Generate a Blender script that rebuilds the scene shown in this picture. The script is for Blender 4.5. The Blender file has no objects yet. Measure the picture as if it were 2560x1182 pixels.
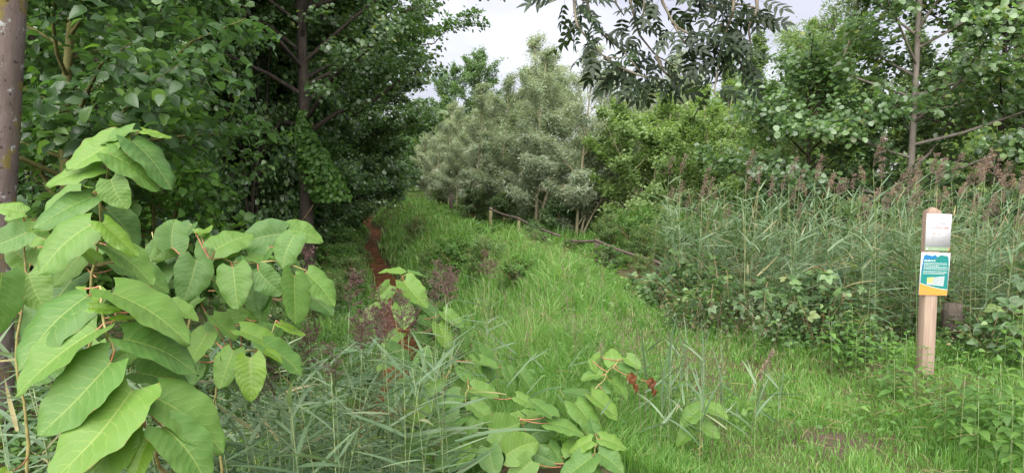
import bpy, math, random
import numpy as np
from mathutils import Vector, Matrix, Quaternion

random.seed(11)
rng = np.random.default_rng(11)
scene = bpy.context.scene
COL = scene.collection
R = math.radians

# ------------------------------------------------------------------ camera
FPX, CX, CY, CAMH, PITCH = 1862.0, 1280.0, 591.0, 1.65, R(4.64)
cam_d = bpy.data.cameras.new('camera')
cam_d.sensor_width = 36.0
cam_d.lens = 36.0 * FPX / 2560.0
cam_d.clip_start = 0.05
cam_d.clip_end = 2000.0
cam = bpy.data.objects.new('camera', cam_d)
cam.location = (0, 0, CAMH)
cam.rotation_euler = (math.pi / 2 - PITCH, 0, 0)
COL.objects.link(cam)
scene.camera = cam

# ------------------------------------------------------------------ world: overcast sky
SUN_EL, SUN_AZ = R(50), R(196)          # azimuth clockwise from +Y: behind the camera, a little left
world = bpy.data.worlds.new('World')
scene.world = world
world.use_nodes = True
wn, wl = world.node_tree.nodes, world.node_tree.links
wn.clear()
w_out = wn.new('ShaderNodeOutputWorld')
w_bg = wn.new('ShaderNodeBackground')
w_bg.inputs['Strength'].default_value = 0.1
w_sky = wn.new('ShaderNodeTexSky')
w_sky.sky_type = 'NISHITA'
w_sky.sun_disc = False
w_sky.sun_elevation = SUN_EL
w_sky.sun_rotation = SUN_AZ
w_tc = wn.new('ShaderNodeTexCoord')
w_map = wn.new('ShaderNodeMapping')
w_map.inputs['Scale'].default_value = (1.0, 1.0, 2.6)
w_no = wn.new('ShaderNodeTexNoise')
w_no.inputs['Scale'].default_value = 3.0
w_no.inputs['Detail'].default_value = 4.0
w_no.inputs['Roughness'].default_value = 0.5
w_rmp = wn.new('ShaderNodeValToRGB')
w_rmp.color_ramp.elements[0].position = 0.36
w_rmp.color_ramp.elements[0].color = (0.61, 0.595, 0.69, 1)
w_rmp.color_ramp.elements[1].position = 0.62
w_rmp.color_ramp.elements[1].color = (0.93, 0.91, 0.975, 1)
w_mix = wn.new('ShaderNodeMix')
w_mix.data_type = 'RGBA'
w_mix.inputs['Factor'].default_value = 0.97
wl.new(w_tc.outputs['Generated'], w_map.inputs['Vector'])
wl.new(w_map.outputs['Vector'], w_no.inputs['Vector'])
wl.new(w_no.outputs['Fac'], w_rmp.inputs['Fac'])
wl.new(w_sky.outputs['Color'], w_mix.inputs[6])
wl.new(w_rmp.outputs['Color'], w_mix.inputs[7])
wl.new(w_mix.outputs[2], w_bg.inputs['Color'])
wl.new(w_bg.outputs['Background'], w_out.inputs['Surface'])

sun_d = bpy.data.lights.new('sun', 'SUN')
sun_d.energy = 1.5
sun_d.angle = R(95)
sun_d.color = (1.0, 0.97, 0.92)
sun = bpy.data.objects.new('sun', sun_d)
sd = Vector((math.sin(SUN_AZ) * math.cos(SUN_EL), math.cos(SUN_AZ) * math.cos(SUN_EL), math.sin(SUN_EL)))
sun.rotation_euler = sd.to_track_quat('Z', 'Y').to_euler()
sun.location = (0, -5, 20)
COL.objects.link(sun)

vs = scene.view_settings
scene.display_settings.display_device = 'sRGB'
vs.view_transform = 'Standard'
vs.look = 'None'
vs.exposure = 3.4
vs.gamma = 1.0
vs.use_curve_mapping = False
scene.render.engine = 'CYCLES'
scene.cycles.max_bounces = 10
scene.cycles.diffuse_bounces = 8
scene.cycles.transmission_bounces = 8
scene.cycles.glossy_bounces = 2
scene.cycles.use_denoising = True


# ------------------------------------------------------------------ helpers
def at(px, py, d):
    """Point of the place seen at photo pixel (px, py), d metres ahead of the camera's foot."""
    cx, cy = (px - CX) / FPX, (CY - py) / FPX
    c, s = math.cos(PITCH), math.sin(PITCH)
    wy = c + s * cy
    wz = -s + c * cy
    k = d / wy
    return Vector((cx * k, d, CAMH + wz * k))


def nrm(a):
    a = np.asarray(a, float)
    return a / np.maximum(np.linalg.norm(a, axis=-1, keepdims=True), 1e-9)


def make_mesh(name, V, faces, mat=None, var=None, uv=None, smooth=True):
    """faces: list of int arrays (n,3)/(n,4)."""
    me = bpy.data.meshes.new(name)
    V = np.asarray(V, np.float32)
    faces = [np.asarray(f, np.int32) for f in faces if len(f)]
    me.vertices.add(len(V))
    me.vertices.foreach_set('co', V.ravel())
    idx = np.concatenate([f.ravel() for f in faces])
    tot = np.concatenate([np.full(len(f), f.shape[1], np.int32) for f in faces])
    start = np.concatenate([[0], np.cumsum(tot)[:-1]]).astype(np.int32)
    me.loops.add(len(idx))
    me.loops.foreach_set('vertex_index', idx)
    me.polygons.add(len(tot))
    me.polygons.foreach_set('loop_start', start)
    me.polygons.foreach_set('loop_total', tot)
    if smooth:
        me.polygons.foreach_set('use_smooth', np.ones(len(tot), bool))
    if var is not None:
        a = me.attributes.new('var', 'FLOAT', 'POINT')
        a.data.foreach_set('value', np.asarray(var, np.float32))
    if uv is not None:
        u = me.uv_layers.new(name='uv')
        u.data.foreach_set('uv', np.asarray(uv, np.float32)[idx].ravel())
    if mat is not None:
        me.materials.append(mat)
    me.update(calc_edges=True)
    return me


def link(name, me, parent=None, loc=None, mtx=None, **props):
    o = bpy.data.objects.new(name, me)
    if parent is not None:
        o.parent = parent
    if mtx is not None:
        o.matrix_local = mtx
    elif loc is not None:
        o.location = loc
    for k, v in props.items():
        o[k] = v
    COL.objects.link(o)
    return o


def thing(name, label, cat, loc=(0, 0, 0), rz=0.0, group=None, scale=1.0):
    o = bpy.data.objects.new(name, None)
    o.location = loc
    o.rotation_euler = (0, 0, rz)
    o.scale = (scale,) * 3 if not hasattr(scale, '__len__') else scale
    o.empty_display_size = 0.1
    o['label'] = label
    o['category'] = cat
    if group:
        o['group'] = group
    COL.objects.link(o)
    return o


def kids(root):
    return [o for o in root.children]


def dup(root, loc, rz=0.0, scale=1.0, label=None, group=None, rx=0.0, ry=0.0):
    r = root.copy()
    r.location = loc
    r.rotation_euler = (rx, ry, rz)
    r.scale = (scale,) * 3 if not hasattr(scale, '__len__') else scale
    if label:
        r['label'] = label
    if group:
        r['group'] = group
    COL.objects.link(r)
    for ch in KIDS[root.name]:
        c = ch.copy()
        c.parent = r
        COL.objects.link(c)
        for g in KIDS.get(ch.name, ()):
            e = g.copy()
            e.parent = c
            COL.objects.link(e)
    return r


KIDS = {}


class Proto:
    """First placement moves the built thing itself, later ones copy it."""
    def __init__(self, root):
        self.root, self.used = root, False
        KIDS[root.name] = list(root.children)
        for c in root.children:
            KIDS[c.name] = list(c.children)

    def put(self, loc, rz=0.0, scale=1.0, label=None, group=None, rx=0.0, ry=0.0):
        if self.used:
            return dup(self.root, loc, rz, scale, label, group, rx, ry)
        self.used = True
        r = self.root
        r.location = loc
        r.rotation_euler = (rx, ry, rz)
        r.scale = (scale,) * 3 if not hasattr(scale, '__len__') else scale
        if label:
            r['label'] = label
        if group:
            r['group'] = group
        return r


def tube(P, rad, n=6, cap=True):
    P = np.asarray(P, float)
    m = len(P)
    rad = np.broadcast_to(np.asarray(rad, float), (m,))
    T = nrm(np.gradient(P, axis=0))
    ref = np.array([0.31, 0.94, 0.12]) if abs(T[0][2]) > 0.5 else np.array([0.05, 0.1, 1.0])
    X = nrm(np.cross(T, ref))
    Y = np.cross(T, X)
    a = np.arange(n) * 2 * np.pi / n
    V = P[:, None] + rad[:, None, None] * (np.cos(a)[None, :, None] * X[:, None] + np.sin(a)[None, :, None] * Y[:, None])
    V = V.reshape(-1, 3)
    i = np.arange(m - 1)[:, None] * n
    j = np.arange(n)[None]
    k = (j + 1) % n
    F = np.stack([i + j, i + k, i + n + k, i + n + j], -1).reshape(-1, 4)
    if cap:
        V = np.vstack([V, P[-1:] + T[-1:] * rad[-1] * 0.5])
        c = len(V) - 1
        b = (m - 1) * n
        Tn = np.stack([b + np.arange(n), b + (np.arange(n) + 1) % n, np.full(n, c)], -1)
        return V, [F, Tn]
    return V, [F]


class Acc:
    def __init__(self):
        self.V, self.Q, self.T, self.var, self.n = [], [], [], [], 0

    def add(self, V, faces, var=0.0):
        V = np.asarray(V, float).reshape(-1, 3)
        for f in faces:
            f = np.asarray(f)
            (self.Q if f.shape[1] == 4 else self.T).append(f + self.n)
        self.V.append(V)
        self.var.append(np.broadcast_to(np.asarray(var, float), (len(V),)))
        self.n += len(V)

    def tube(self, P, rad, n=6, var=0.0):
        V, F = tube(P, rad, n)
        self.add(V, F, var)

    def box(self, c, h, Rm=None):
        s = np.array([[x, y, z] for z in (-1, 1) for y in (-1, 1) for x in (-1, 1)], float) * np.asarray(h)
        if Rm is not None:
            s = s @ np.asarray(Rm).T
        F = np.array([[0, 2, 3, 1], [4, 5, 7, 6], [0, 1, 5, 4], [2, 6, 7, 3], [0, 4, 6, 2], [1, 3, 7, 5]])
        self.add(s + np.asarray(c), [F])

    def mesh(self, name, mat, smooth=True):
        fs = []
        if self.Q:
            fs.append(np.concatenate(self.Q))
        if self.T:
            fs.append(np.concatenate(self.T))
        return make_mesh(name, np.concatenate(self.V), fs, mat, np.concatenate(self.var), smooth=smooth)


# small leaf templates: y along the leaf 0..1, x across, z the normal
def hex_leaf(w1, y1, w2, y2, fold=0.12, droop=0.12):
    V = np.array([[0, 0, 0], [w1, y1, fold], [w2, y2, fold * 0.6], [0, 1, -droop], [-w2, y2, fold * 0.6], [-w1, y1, fold]], float)
    return V, np.array([[0, 1, 2, 3], [3, 4, 5, 0]])


def round_leaf(w0, w1, w2, fold=0.10, droop=0.12):
    V = np.array([[0, 0, 0], [0, 0.52, -0.02], [0, 1, -droop], [w0, 0.10, fold * 0.6], [w1, 0.45, fold], [w2, 0.82, fold * 0.4 - droop * 0.5],
                  [-w0, 0.10, fold * 0.6], [-w1, 0.45, fold], [-w2, 0.82, fold * 0.4 - droop * 0.5]], float)
    return V, np.array([[0, 3, 4, 1], [1, 4, 5, 2], [0, 1, 7, 6], [1, 2, 8, 7]])


LEAF_ROUND9 = round_leaf(0.27, 0.44, 0.30)
LEAF_OVATE9 = round_leaf(0.27, 0.36, 0.17, 0.10, 0.2)
LEAF_ROUND = hex_leaf(0.40, 0.28, 0.42, 0.74, 0.10, 0.10)
LEAF_OVATE = hex_leaf(0.33, 0.25, 0.24, 0.66, 0.10, 0.15)
LEAF_LANCE = (np.array([[0, 0, 0], [0.095, 0.42, 0.02], [0, 1, -0.12], [-0.095, 0.42, 0.02]], float), np.array([[0, 1, 2, 3]]))
LEAF_BROADLANCE = (np.array([[0, 0, 0], [0.17, 0.42, 0.05], [0, 1, -0.14], [-0.17, 0.42, 0.05]], float), np.array([[0, 1, 2, 3]]))


def scatter(leaf, P, A, N, S, var, W=1.0):
    T, F = leaf
    n, nv = len(P), len(T)
    A = nrm(A)
    X = nrm(np.cross(A, N))
    N = np.cross(X, A)
    S = np.broadcast_to(np.asarray(S, float), (n,))[:, None, None]
    V = P[:, None] + S * (T[None, :, 0:1] * W * X[:, None] + T[None, :, 1:2] * A[:, None] + T[None, :, 2:3] * N[:, None])
    faces = (F[None] + (np.arange(n) * nv)[:, None, None]).reshape(-1, F.shape[1])
    return V.reshape(-1, 3), faces, np.repeat(var, nv)


# ------------------------------------------------------------------ materials
def new_mat(name):
    m = bpy.data.materials.new(name)
    m.use_nodes = True
    nt = m.node_tree
    nt.nodes.clear()
    return m, nt.nodes, nt.links


def node_math(N, L, op, a, b=None, clamp=False):
    n = N.new('ShaderNodeMath')
    n.operation = op
    n.use_clamp = clamp
    for i, v in enumerate((a, b)):
        if v is None:
            continue
        if hasattr(v, 'links'):
            L.new(v, n.inputs[i])
        else:
            n.inputs[i].default_value = v
    return n.outputs[0]


def mix_col(N, L, fac, a, b):
    n = N.new('ShaderNodeMix')
    n.data_type = 'RGBA'
    for s, v in ((0, fac), (6, a), (7, b)):
        if hasattr(v, 'links'):
            L.new(v, n.inputs[s])
        elif s == 0:
            n.inputs[0].default_value = v
        else:
            n.inputs[s].default_value = (*v, 1) if len(v) == 3 else v
    return n.outputs[2]


def ramp(N, L, fac, stops):
    n = N.new('ShaderNodeValToRGB')
    e = n.color_ramp.elements
    while len(e) < len(stops):
        e.new(0.5)
    for x, (p, c) in zip(e, stops):
        x.position = p
        x.color = (*c, 1)
    L.new(fac, n.inputs['Fac'])
    return n.outputs['Color']


def noise(N, L, scale, detail=3.0, vec=None, rough=0.55):
    n = N.new('ShaderNodeTexNoise')
    n.inputs['Scale'].default_value = scale
    n.inputs['Detail'].default_value = detail
    n.inputs['Roughness'].default_value = rough
    if vec is not None:
        L.new(vec, n.inputs['Vector'])
    return n.outputs['Fac']


def leaf_mat(name, stops, trans=0.3, tcol=None, rough=0.45, spec=0.4, patch=0.0, patch_col=(0.2, 0.2, 0.05), patch_scale=0.8, under=0.35, veins=False):
    m, N, L = new_mat(name)
    out = N.new('ShaderNodeOutputMaterial')
    att = N.new('ShaderNodeAttribute')
    att.attribute_name = 'var'
    oi = N.new('ShaderNodeObjectInfo')
    v = node_math(N, L, 'FRACT', node_math(N, L, 'ADD', att.outputs['Fac'], node_math(N, L, 'MULTIPLY', oi.outputs['Random'], 0.97)))
    col = ramp(N, L, v, stops)
    geo = N.new('ShaderNodeNewGeometry')
    if patch > 0:
        p = noise(N, L, patch_scale, 3, geo.outputs['Position'])
        f = node_math(N, L, 'MULTIPLY', node_math(N, L, 'SUBTRACT', p, 0.45, True), patch * 4, True)
        col = mix_col(N, L, f, col, patch_col)
    nrm_out = None
    if veins:
        uvn = N.new('ShaderNodeUVMap')
        uvn.uv_map = 'uv'
        sep = N.new('ShaderNodeSeparateXYZ')
        L.new(uvn.outputs['UV'], sep.inputs[0])
        c = node_math(N, L, 'ABSOLUTE', node_math(N, L, 'SUBTRACT', node_math(N, L, 'MULTIPLY', sep.outputs['X'], 2.0), 1.0))
        t = sep.outputs['Y']
        # lateral veins curve forward towards the margin
        wob = node_math(N, L, 'MULTIPLY', noise(N, L, 3.5, 2, uvn.outputs['UV']), 0.16)
        bend = node_math(N, L, 'ADD', node_math(N, L, 'MULTIPLY', node_math(N, L, 'POWER', c, 1.25), 0.24), wob)
        ph = node_math(N, L, 'MULTIPLY', node_math(N, L, 'SUBTRACT', t, bend), 9.0)
        tri = node_math(N, L, 'ABSOLUTE', node_math(N, L, 'SUBTRACT', node_math(N, L, 'FRACT', ph), 0.5))
        lat = node_math(N, L, 'SUBTRACT', 1.0, node_math(N, L, 'MULTIPLY', tri, 14.0), True)
        lat = node_math(N, L, 'MULTIPLY', lat, node_math(N, L, 'SUBTRACT', 0.72, node_math(N, L, 'MULTIPLY', c, 0.6)))
        mid = node_math(N, L, 'SUBTRACT', 1.0, node_math(N, L, 'MULTIPLY', c, 22.0), True)
        vein = node_math(N, L, 'MAXIMUM', mid, lat, True)
        nz = noise(N, L, 22.0, 4, uvn.outputs['UV'])
        col = mix_col(N, L, node_math(N, L, 'MULTIPLY', nz, 0.45), col, stops[0][1])
        spots = node_math(N, L, 'MULTIPLY', node_math(N, L, 'SUBTRACT', noise(N, L, 30.0, 2, uvn.outputs['UV']), 0.735, True), 30.0, True)
        col = mix_col(N, L, spots, col, (0.10, 0.06, 0.02))
        vecr = N.new('ShaderNodeVectorMath')
        vecr.operation = 'ADD'
        L.new(uvn.outputs['UV'], vecr.inputs[0])
        L.new(oi.outputs['Random'], vecr.inputs[1])
        big = noise(N, L, 2.6, 3, vecr.outputs[0])
        pal = node_math(N, L, 'MULTIPLY', node_math(N, L, 'SUBTRACT', big, 0.42, True), 1.8, True)
        col = mix_col(N, L, pal, col, (0.095, 0.165, 0.042))
        rim = node_math(N, L, 'MULTIPLY', node_math(N, L, 'SUBTRACT', node_math(N, L, 'MULTIPLY', node_math(N, L, 'POWER', c, 6.0), noise(N, L, 7.0, 3, vecr.outputs[0])), 0.50, True), 9.0, True)
        col = mix_col(N, L, rim, col, (0.14, 0.09, 0.03))
        col = mix_col(N, L, node_math(N, L, 'MULTIPLY', vein, 0.42), col, (0.29, 0.33, 0.10))
        quilt = node_math(N, L, 'MULTIPLY', node_math(N, L, 'COSINE', node_math(N, L, 'MULTIPLY', ph, 6.2832)), -0.5)
        fine = noise(N, L, 60.0, 2, uvn.outputs['UV'])
        hgt = node_math(N, L, 'ADD', node_math(N, L, 'ADD', quilt, node_math(N, L, 'MULTIPLY', fine, 0.8)), node_math(N, L, 'MULTIPLY', mid, -1.0))
        bp = N.new('ShaderNodeBump')
        bp.inputs['Strength'].default_value = 0.22
        bp.inputs['Distance'].default_value = 0.003
        L.new(hgt, bp.inputs['Height'])
        nrm_out = bp.outputs['Normal']
    hsv = N.new('ShaderNodeHueSaturation')
    hsv.inputs['Saturation'].default_value = 0.7
    hsv.inputs['Value'].default_value = 1.35
    L.new(col, hsv.inputs['Color'])
    colf = mix_col(N, L, node_math(N, L, 'MULTIPLY', geo.outputs['Backfacing'], under), col, hsv.outputs['Color'])
    pb = N.new('ShaderNodeBsdfPrincipled')
    L.new(colf, pb.inputs['Base Color'])
    pb.inputs['Roughness'].default_value = rough
    pb.inputs['Specular IOR Level'].default_value = spec
    tr = N.new('ShaderNodeBsdfTranslucent')
    th = N.new('ShaderNodeMix')
    th.data_type = 'RGBA'
    th.blend_type = 'MULTIPLY'
    th.inputs[0].default_value = 1.0
    L.new(col, th.inputs[6])
    th.inputs[7].default_value = (*(tcol or (1.8, 1.95, 0.9)), 1)
    L.new(th.outputs[2], tr.inputs['Color'])
    if nrm_out is not None:
        L.new(nrm_out, pb.inputs['Normal'])
    mx = N.new('ShaderNodeMixShader')
    mx.inputs[0].default_value = trans + 0.12
    L.new(pb.outputs[0], mx.inputs[1])
    L.new(tr.outputs[0], mx.inputs[2])
    L.new(mx.outputs[0], out.inputs['Surface'])
    return m


def bark_mat(name, stops, scale=9.0, stretch=0.25, bump=0.6, lichen=None, rough=0.9, dist=0.03):
    m, N, L = new_mat(name)
    out = N.new('ShaderNodeOutputMaterial')
    tc = N.new('ShaderNodeTexCoord')
    mp = N.new('ShaderNodeMapping')
    mp.inputs['Scale'].default_value = (1, 1, stretch)
    L.new(tc.outputs['Object'], mp.inputs['Vector'])
    n1 = noise(N, L, scale, 6, mp.outputs['Vector'], 0.65)
    col = ramp(N, L, n1, stops)
    if lichen:
        for sc, th_, c in lichen:
            l = noise(N, L, sc, 4, tc.outputs['Object'], 0.6)
            f = node_math(N, L, 'MULTIPLY', node_math(N, L, 'SUBTRACT', l, th_, True), 14.0, True)
            col = mix_col(N, L, f, col, c)
    bp = N.new('ShaderNodeBump')
    bp.inputs['Strength'].default_value = bump
    bp.inputs['Distance'].default_value = dist
    n2 = noise(N, L, scale * 3, 6, mp.outputs['Vector'], 0.7)
    L.new(n2, bp.inputs['Height'])
    pb = N.new('ShaderNodeBsdfPrincipled')
    pb.inputs['Roughness'].default_value = rough
    pb.inputs['Specular IOR Level'].default_value = 0.2
    L.new(col, pb.inputs['Base Color'])
    L.new(bp.outputs[0], pb.inputs['Normal'])
    L.new(pb.outputs[0], out.inputs['Surface'])
    return m


def plain_mat(name, col, rough=0.6, spec=0.3, var=0.0, nscale=20.0):
    m, N, L = new_mat(name)
    out = N.new('ShaderNodeOutputMaterial')
    pb = N.new('ShaderNodeBsdfPrincipled')
    pb.inputs['Roughness'].default_value = rough
    pb.inputs['Specular IOR Level'].default_value = spec
    if var > 0:
        tc = N.new('ShaderNodeTexCoord')
        n1 = noise(N, L, nscale, 4, tc.outputs['Object'])
        c = ramp(N, L, n1, [(0.3, tuple(x * (1 - var) for x in col)), (0.7, tuple(min(1, x * (1 + var)) for x in col))])
        L.new(c, pb.inputs['Base Color'])
    else:
        pb.inputs['Base Color'].default_value = (*col, 1)
    L.new(pb.outputs[0], out.inputs['Surface'])
    return m


M = {}
M['knot'] = leaf_mat('knotweed_leaf', [(0.0, (0.044, 0.105, 0.024)), (0.45, (0.072, 0.150, 0.028)), (1.0, (0.112, 0.198, 0.030))], 0.20, (1.5, 1.7, 0.6), rough=0.5, spec=0.28, veins=True)
M['knot_young'] = leaf_mat('knotweed_young_leaf', [(0.0, (0.105, 0.196, 0.021)), (1.0, (0.140, 0.239, 0.024))], 0.35, rough=0.42, spec=0.4, veins=True)
M['knot_stem'] = plain_mat('knotweed_stem', (0.19, 0.17, 0.06), 0.5, 0.3, 0.35, 25)
M['petiole'] = plain_mat('knotweed_petiole', (0.24, 0.105, 0.055), 0.5, 0.3, 0.3, 30)
M['dead_leaf'] = leaf_mat('dead_leaf', [(0.0, (0.10, 0.042, 0.018)), (1.0, (0.16, 0.065, 0.026))], 0.05, (0.9, 0.8, 0.7), 0.6, 0.2)
M['alder'] = leaf_mat('alder_leaf', [(0.0, (0.045, 0.084, 0.032)), (0.55, (0.069, 0.127, 0.045)), (0.93, (0.106, 0.178, 0.063)), (1.0, (0.162, 0.184, 0.054))], 0.28, rough=0.36, spec=0.75)
M['wood'] = leaf_mat('woodland_leaf', [(0.0, (0.047, 0.092, 0.036)), (0.6, (0.077, 0.146, 0.051)), (1.0, (0.122, 0.217, 0.069))], 0.26, rough=0.38, spec=0.7)
M['hazel'] = leaf_mat('broad_understory_leaf', [(0.0, (0.038, 0.080, 0.030)), (0.7, (0.061, 0.123, 0.038)), (1.0, (0.112, 0.204, 0.039))], 0.28, rough=0.36, spec=0.55)
M['willow'] = leaf_mat('willow_leaf', [(0.0, (0.145, 0.198, 0.111)), (0.5, (0.238, 0.300, 0.198)), (0.94, (0.387, 0.436, 0.343)), (1.0, (0.387, 0.319, 0.174))], 0.26, (1.3, 1.35, 0.8), 0.5, 0.35, under=0.8)
M['sallow'] = leaf_mat('light_green_willow_leaf', [(0.0, (0.081, 0.135, 0.041)), (0.6, (0.131, 0.198, 0.063)), (1.0, (0.198, 0.270, 0.108))], 0.3, rough=0.5, spec=0.35)
M['poplar'] = leaf_mat('far_poplar_leaf', [(0.0, (0.075, 0.115, 0.050)), (0.6, (0.110, 0.160, 0.070)), (1.0, (0.150, 0.210, 0.090))], 0.28, rough=0.45, spec=0.4)
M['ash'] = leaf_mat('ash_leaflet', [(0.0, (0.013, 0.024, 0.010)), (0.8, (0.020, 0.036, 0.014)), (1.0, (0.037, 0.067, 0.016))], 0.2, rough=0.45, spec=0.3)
M['bramble'] = leaf_mat('bramble_leaf', [(0.0, (0.046, 0.087, 0.032)), (0.6, (0.072, 0.131, 0.048)), (0.93, (0.119, 0.195, 0.065)), (1.0, (0.209, 0.142, 0.067))], 0.24, rough=0.42, spec=0.45, under=0.6)
M['nettle'] = leaf_mat('nettle_leaf', [(0.0, (0.056, 0.120, 0.028)), (0.6, (0.080, 0.164, 0.036)), (1.0, (0.116, 0.208, 0.044))], 0.3, rough=0.5, spec=0.35)
M['herb'] = leaf_mat('herb_leaf', [(0.0, (0.063, 0.117, 0.041)), (0.6, (0.095, 0.162, 0.054)), (0.9, (0.135, 0.198, 0.072)), (1.0, (0.198, 0.180, 0.081))], 0.28, rough=0.5, spec=0.3)
M['under'] = leaf_mat('undergrowth_leaf', [(0.0, (0.043, 0.091, 0.027)), (0.6, (0.066, 0.133, 0.036)), (1.0, (0.106, 0.192, 0.048))], 0.28, rough=0.45, spec=0.4)
M['creeper'] = leaf_mat('creeper_leaf', [(0.0, (0.047, 0.108, 0.020)), (1.0, (0.076, 0.158, 0.026))], 0.32, rough=0.45, spec=0.35)
M['grass'] = leaf_mat('grass_blade', [(0.0, (0.070, 0.158, 0.030)), (0.5, (0.108, 0.225, 0.045)), (0.94, (0.155, 0.280, 0.075)), (1.0, (0.30, 0.27, 0.14))], 0.32, rough=0.45, spec=0.3, patch=0.35, patch_col=(0.135, 0.205, 0.062), patch_scale=0.9, under=0.1)
M['reed_leaf'] = leaf_mat('reed_leaf', [(0.0, (0.066, 0.118, 0.058)), (0.7, (0.108, 0.170, 0.088)), (0.95, (0.165, 0.220, 0.130)), (1.0, (0.32, 0.26, 0.13))], 0.24, (1.3, 1.4, 0.7), 0.45, 0.35, under=0.2)
M['reed_stem'] = plain_mat('reed_stem', (0.155, 0.200, 0.085), 0.5, 0.3, 0.3, 12)
M['dry_stem'] = plain_mat('dry_stem', (0.20, 0.150, 0.088), 0.8, 0.15, 0.3, 20)
M['plume_purple'] = leaf_mat('purple_plume', [(0.0, (0.076, 0.045, 0.042)), (1.0, (0.144, 0.086, 0.078))], 0.2, (1.2, 1.0, 0.9), 0.7, 0.15)
M['plume_tan'] = leaf_mat('tan_plume', [(0.0, (0.20, 0.135, 0.100)), (1.0, (0.38, 0.28, 0.20))], 0.25, (1.2, 1.1, 0.9), 0.7, 0.15)
M['plume_brown'] = leaf_mat('brown_plume', [(0.0, (0.105, 0.074, 0.056)), (1.0, (0.230, 0.170, 0.132))], 0.2, (1.2, 1.1, 0.9), 0.7, 0.15)
M['bark_dark'] = bark_mat('dark_bark', [(0.3, (0.020, 0.016, 0.013)), (0.7, (0.062, 0.049, 0.040))], 10, 0.3, 0.9, [(3.0, 0.60, (0.055, 0.065, 0.033))])
M['bark_grey'] = bark_mat('grey_bark', [(0.3, (0.11, 0.095, 0.080)), (0.7, (0.20, 0.175, 0.150))], 8, 0.25, 0.5, [(4.0, 0.60, (0.15, 0.17, 0.08))])
M['bark_smooth'] = bark_mat('smooth_lichened_bark', [(0.3, (0.095, 0.071, 0.063)), (0.7, (0.185, 0.145, 0.134))], 7, 0.35, 0.35,
                            [(5.0, 0.54, (0.17, 0.135, 0.04)), (14.0, 0.60, (0.34, 0.35, 0.35)), (24.0, 0.60, (0.035, 0.028, 0.025))])
M['bark_willow'] = bark_mat('willow_bark', [(0.3, (0.17, 0.155, 0.095)), (0.7, (0.30, 0.270, 0.180))], 10, 0.3, 0.5)
M['bark_moss'] = bark_mat('mossy_bark', [(0.3, (0.070, 0.075, 0.025)), (0.7, (0.150, 0.140, 0.050))], 10, 0.4, 0.7)
M['cane'] = plain_mat('bramble_cane', (0.17, 0.12, 0.06), 0.6, 0.3, 0.4, 10)
M['ash_twig'] = plain_mat('ash_twig', (0.12, 0.105, 0.075), 0.8, 0.2, 0.35, 30)
M['rail'] = bark_mat('weathered_rail_wood', [(0.3, (0.055, 0.040, 0.034)), (0.7, (0.130, 0.100, 0.085))], 12, 1.0, 0.5)
M['stake'] = bark_mat('mossy_stake_wood', [(0.3, (0.12, 0.12, 0.06)), (0.7, (0.22, 0.20, 0.11))], 14, 0.3, 0.5)
M['old_post'] = bark_mat('old_grey_post_wood', [(0.3, (0.034, 0.027, 0.021)), (0.7, (0.088, 0.072, 0.058))], 16, 0.12, 0.8)


def post_wood():
    m, N, L = new_mat('sawn_post_wood')
    out = N.new('ShaderNodeOutputMaterial')
    tc = N.new('ShaderNodeTexCoord')
    mp = N.new('ShaderNodeMapping')
    mp.inputs['Scale'].default_value = (30, 30, 1.6)
    L.new(tc.outputs['Object'], mp.inputs['Vector'])
    g = noise(N, L, 1.6, 6, mp.outputs['Vector'], 0.7)
    col = ramp(N, L, g, [(0.25, (0.130, 0.090, 0.066)), (0.55, (0.210, 0.156, 0.118)), (0.8, (0.265, 0.208, 0.164))])
    st = noise(N, L, 2.6, 4, tc.outputs['Object'], 0.6)
    col = mix_col(N, L, node_math(N, L, 'MULTIPLY', node_math(N, L, 'SUBTRACT', st, 0.52, True), 3.5, True), col, (0.095, 0.062, 0.044))
    mp2 = N.new('ShaderNodeMapping')
    mp2.inputs['Scale'].default_value = (60, 60, 0.8)
    L.new(tc.outputs['Object'], mp2.inputs['Vector'])
    ck = noise(N, L, 1.2, 2, mp2.outputs['Vector'])
    ckf = node_math(N, L, 'MULTIPLY', node_math(N, L, 'SUBTRACT', ck, 0.68, True), 12.0, True)
    col = mix_col(N, L, ckf, col, (0.05, 0.035, 0.025))
    bp = N.new('ShaderNodeBump')
    bp.inputs['Strength'].default_value = 0.4
    bp.inputs['Distance'].default_value = 0.004
    L.new(g, bp.inputs['Height'])
    pb = N.new('ShaderNodeBsdfPrincipled')
    pb.inputs['Roughness'].default_value = 0.8
    pb.inputs['Specular IOR Level'].default_value = 0.2
    L.new(col, pb.inputs['Base Color'])
    L.new(bp.outputs[0], pb.inputs['Normal'])
    L.new(pb.outputs[0], out.inputs['Surface'])
    return m


M['post'] = post_wood()
for nm, c in (('sign_white', (0.39, 0.39, 0.405)), ('ink_red', (0.22, 0.05, 0.05)), ('ink_grey', (0.17, 0.17, 0.18)), ('ink_brown', (0.30, 0.12, 0.07)),
              ('sign_green', (0.15, 0.22, 0.12)), ('sign_teal', (0.006, 0.130, 0.120)), ('sign_blue', (0.008, 0.105, 0.24)),
              ('sign_orange', (0.43, 0.19, 0.034)), ('sign_pale', (0.29, 0.34, 0.34)), ('sign_yellow', (0.35, 0.38, 0.12)), ('ink_dark', (0.05, 0.08, 0.09)),
              ('ink_white', (0.40, 0.46, 0.45))):
    M[nm] = plain_mat(nm, c, 0.4, 0.4)
M['metal'] = plain_mat('screw_metal', (0.12, 0.12, 0.12), 0.4, 0.5)
M['wire'] = plain_mat('fence_wire', (0.10, 0.09, 0.08), 0.6, 0.4)

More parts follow.
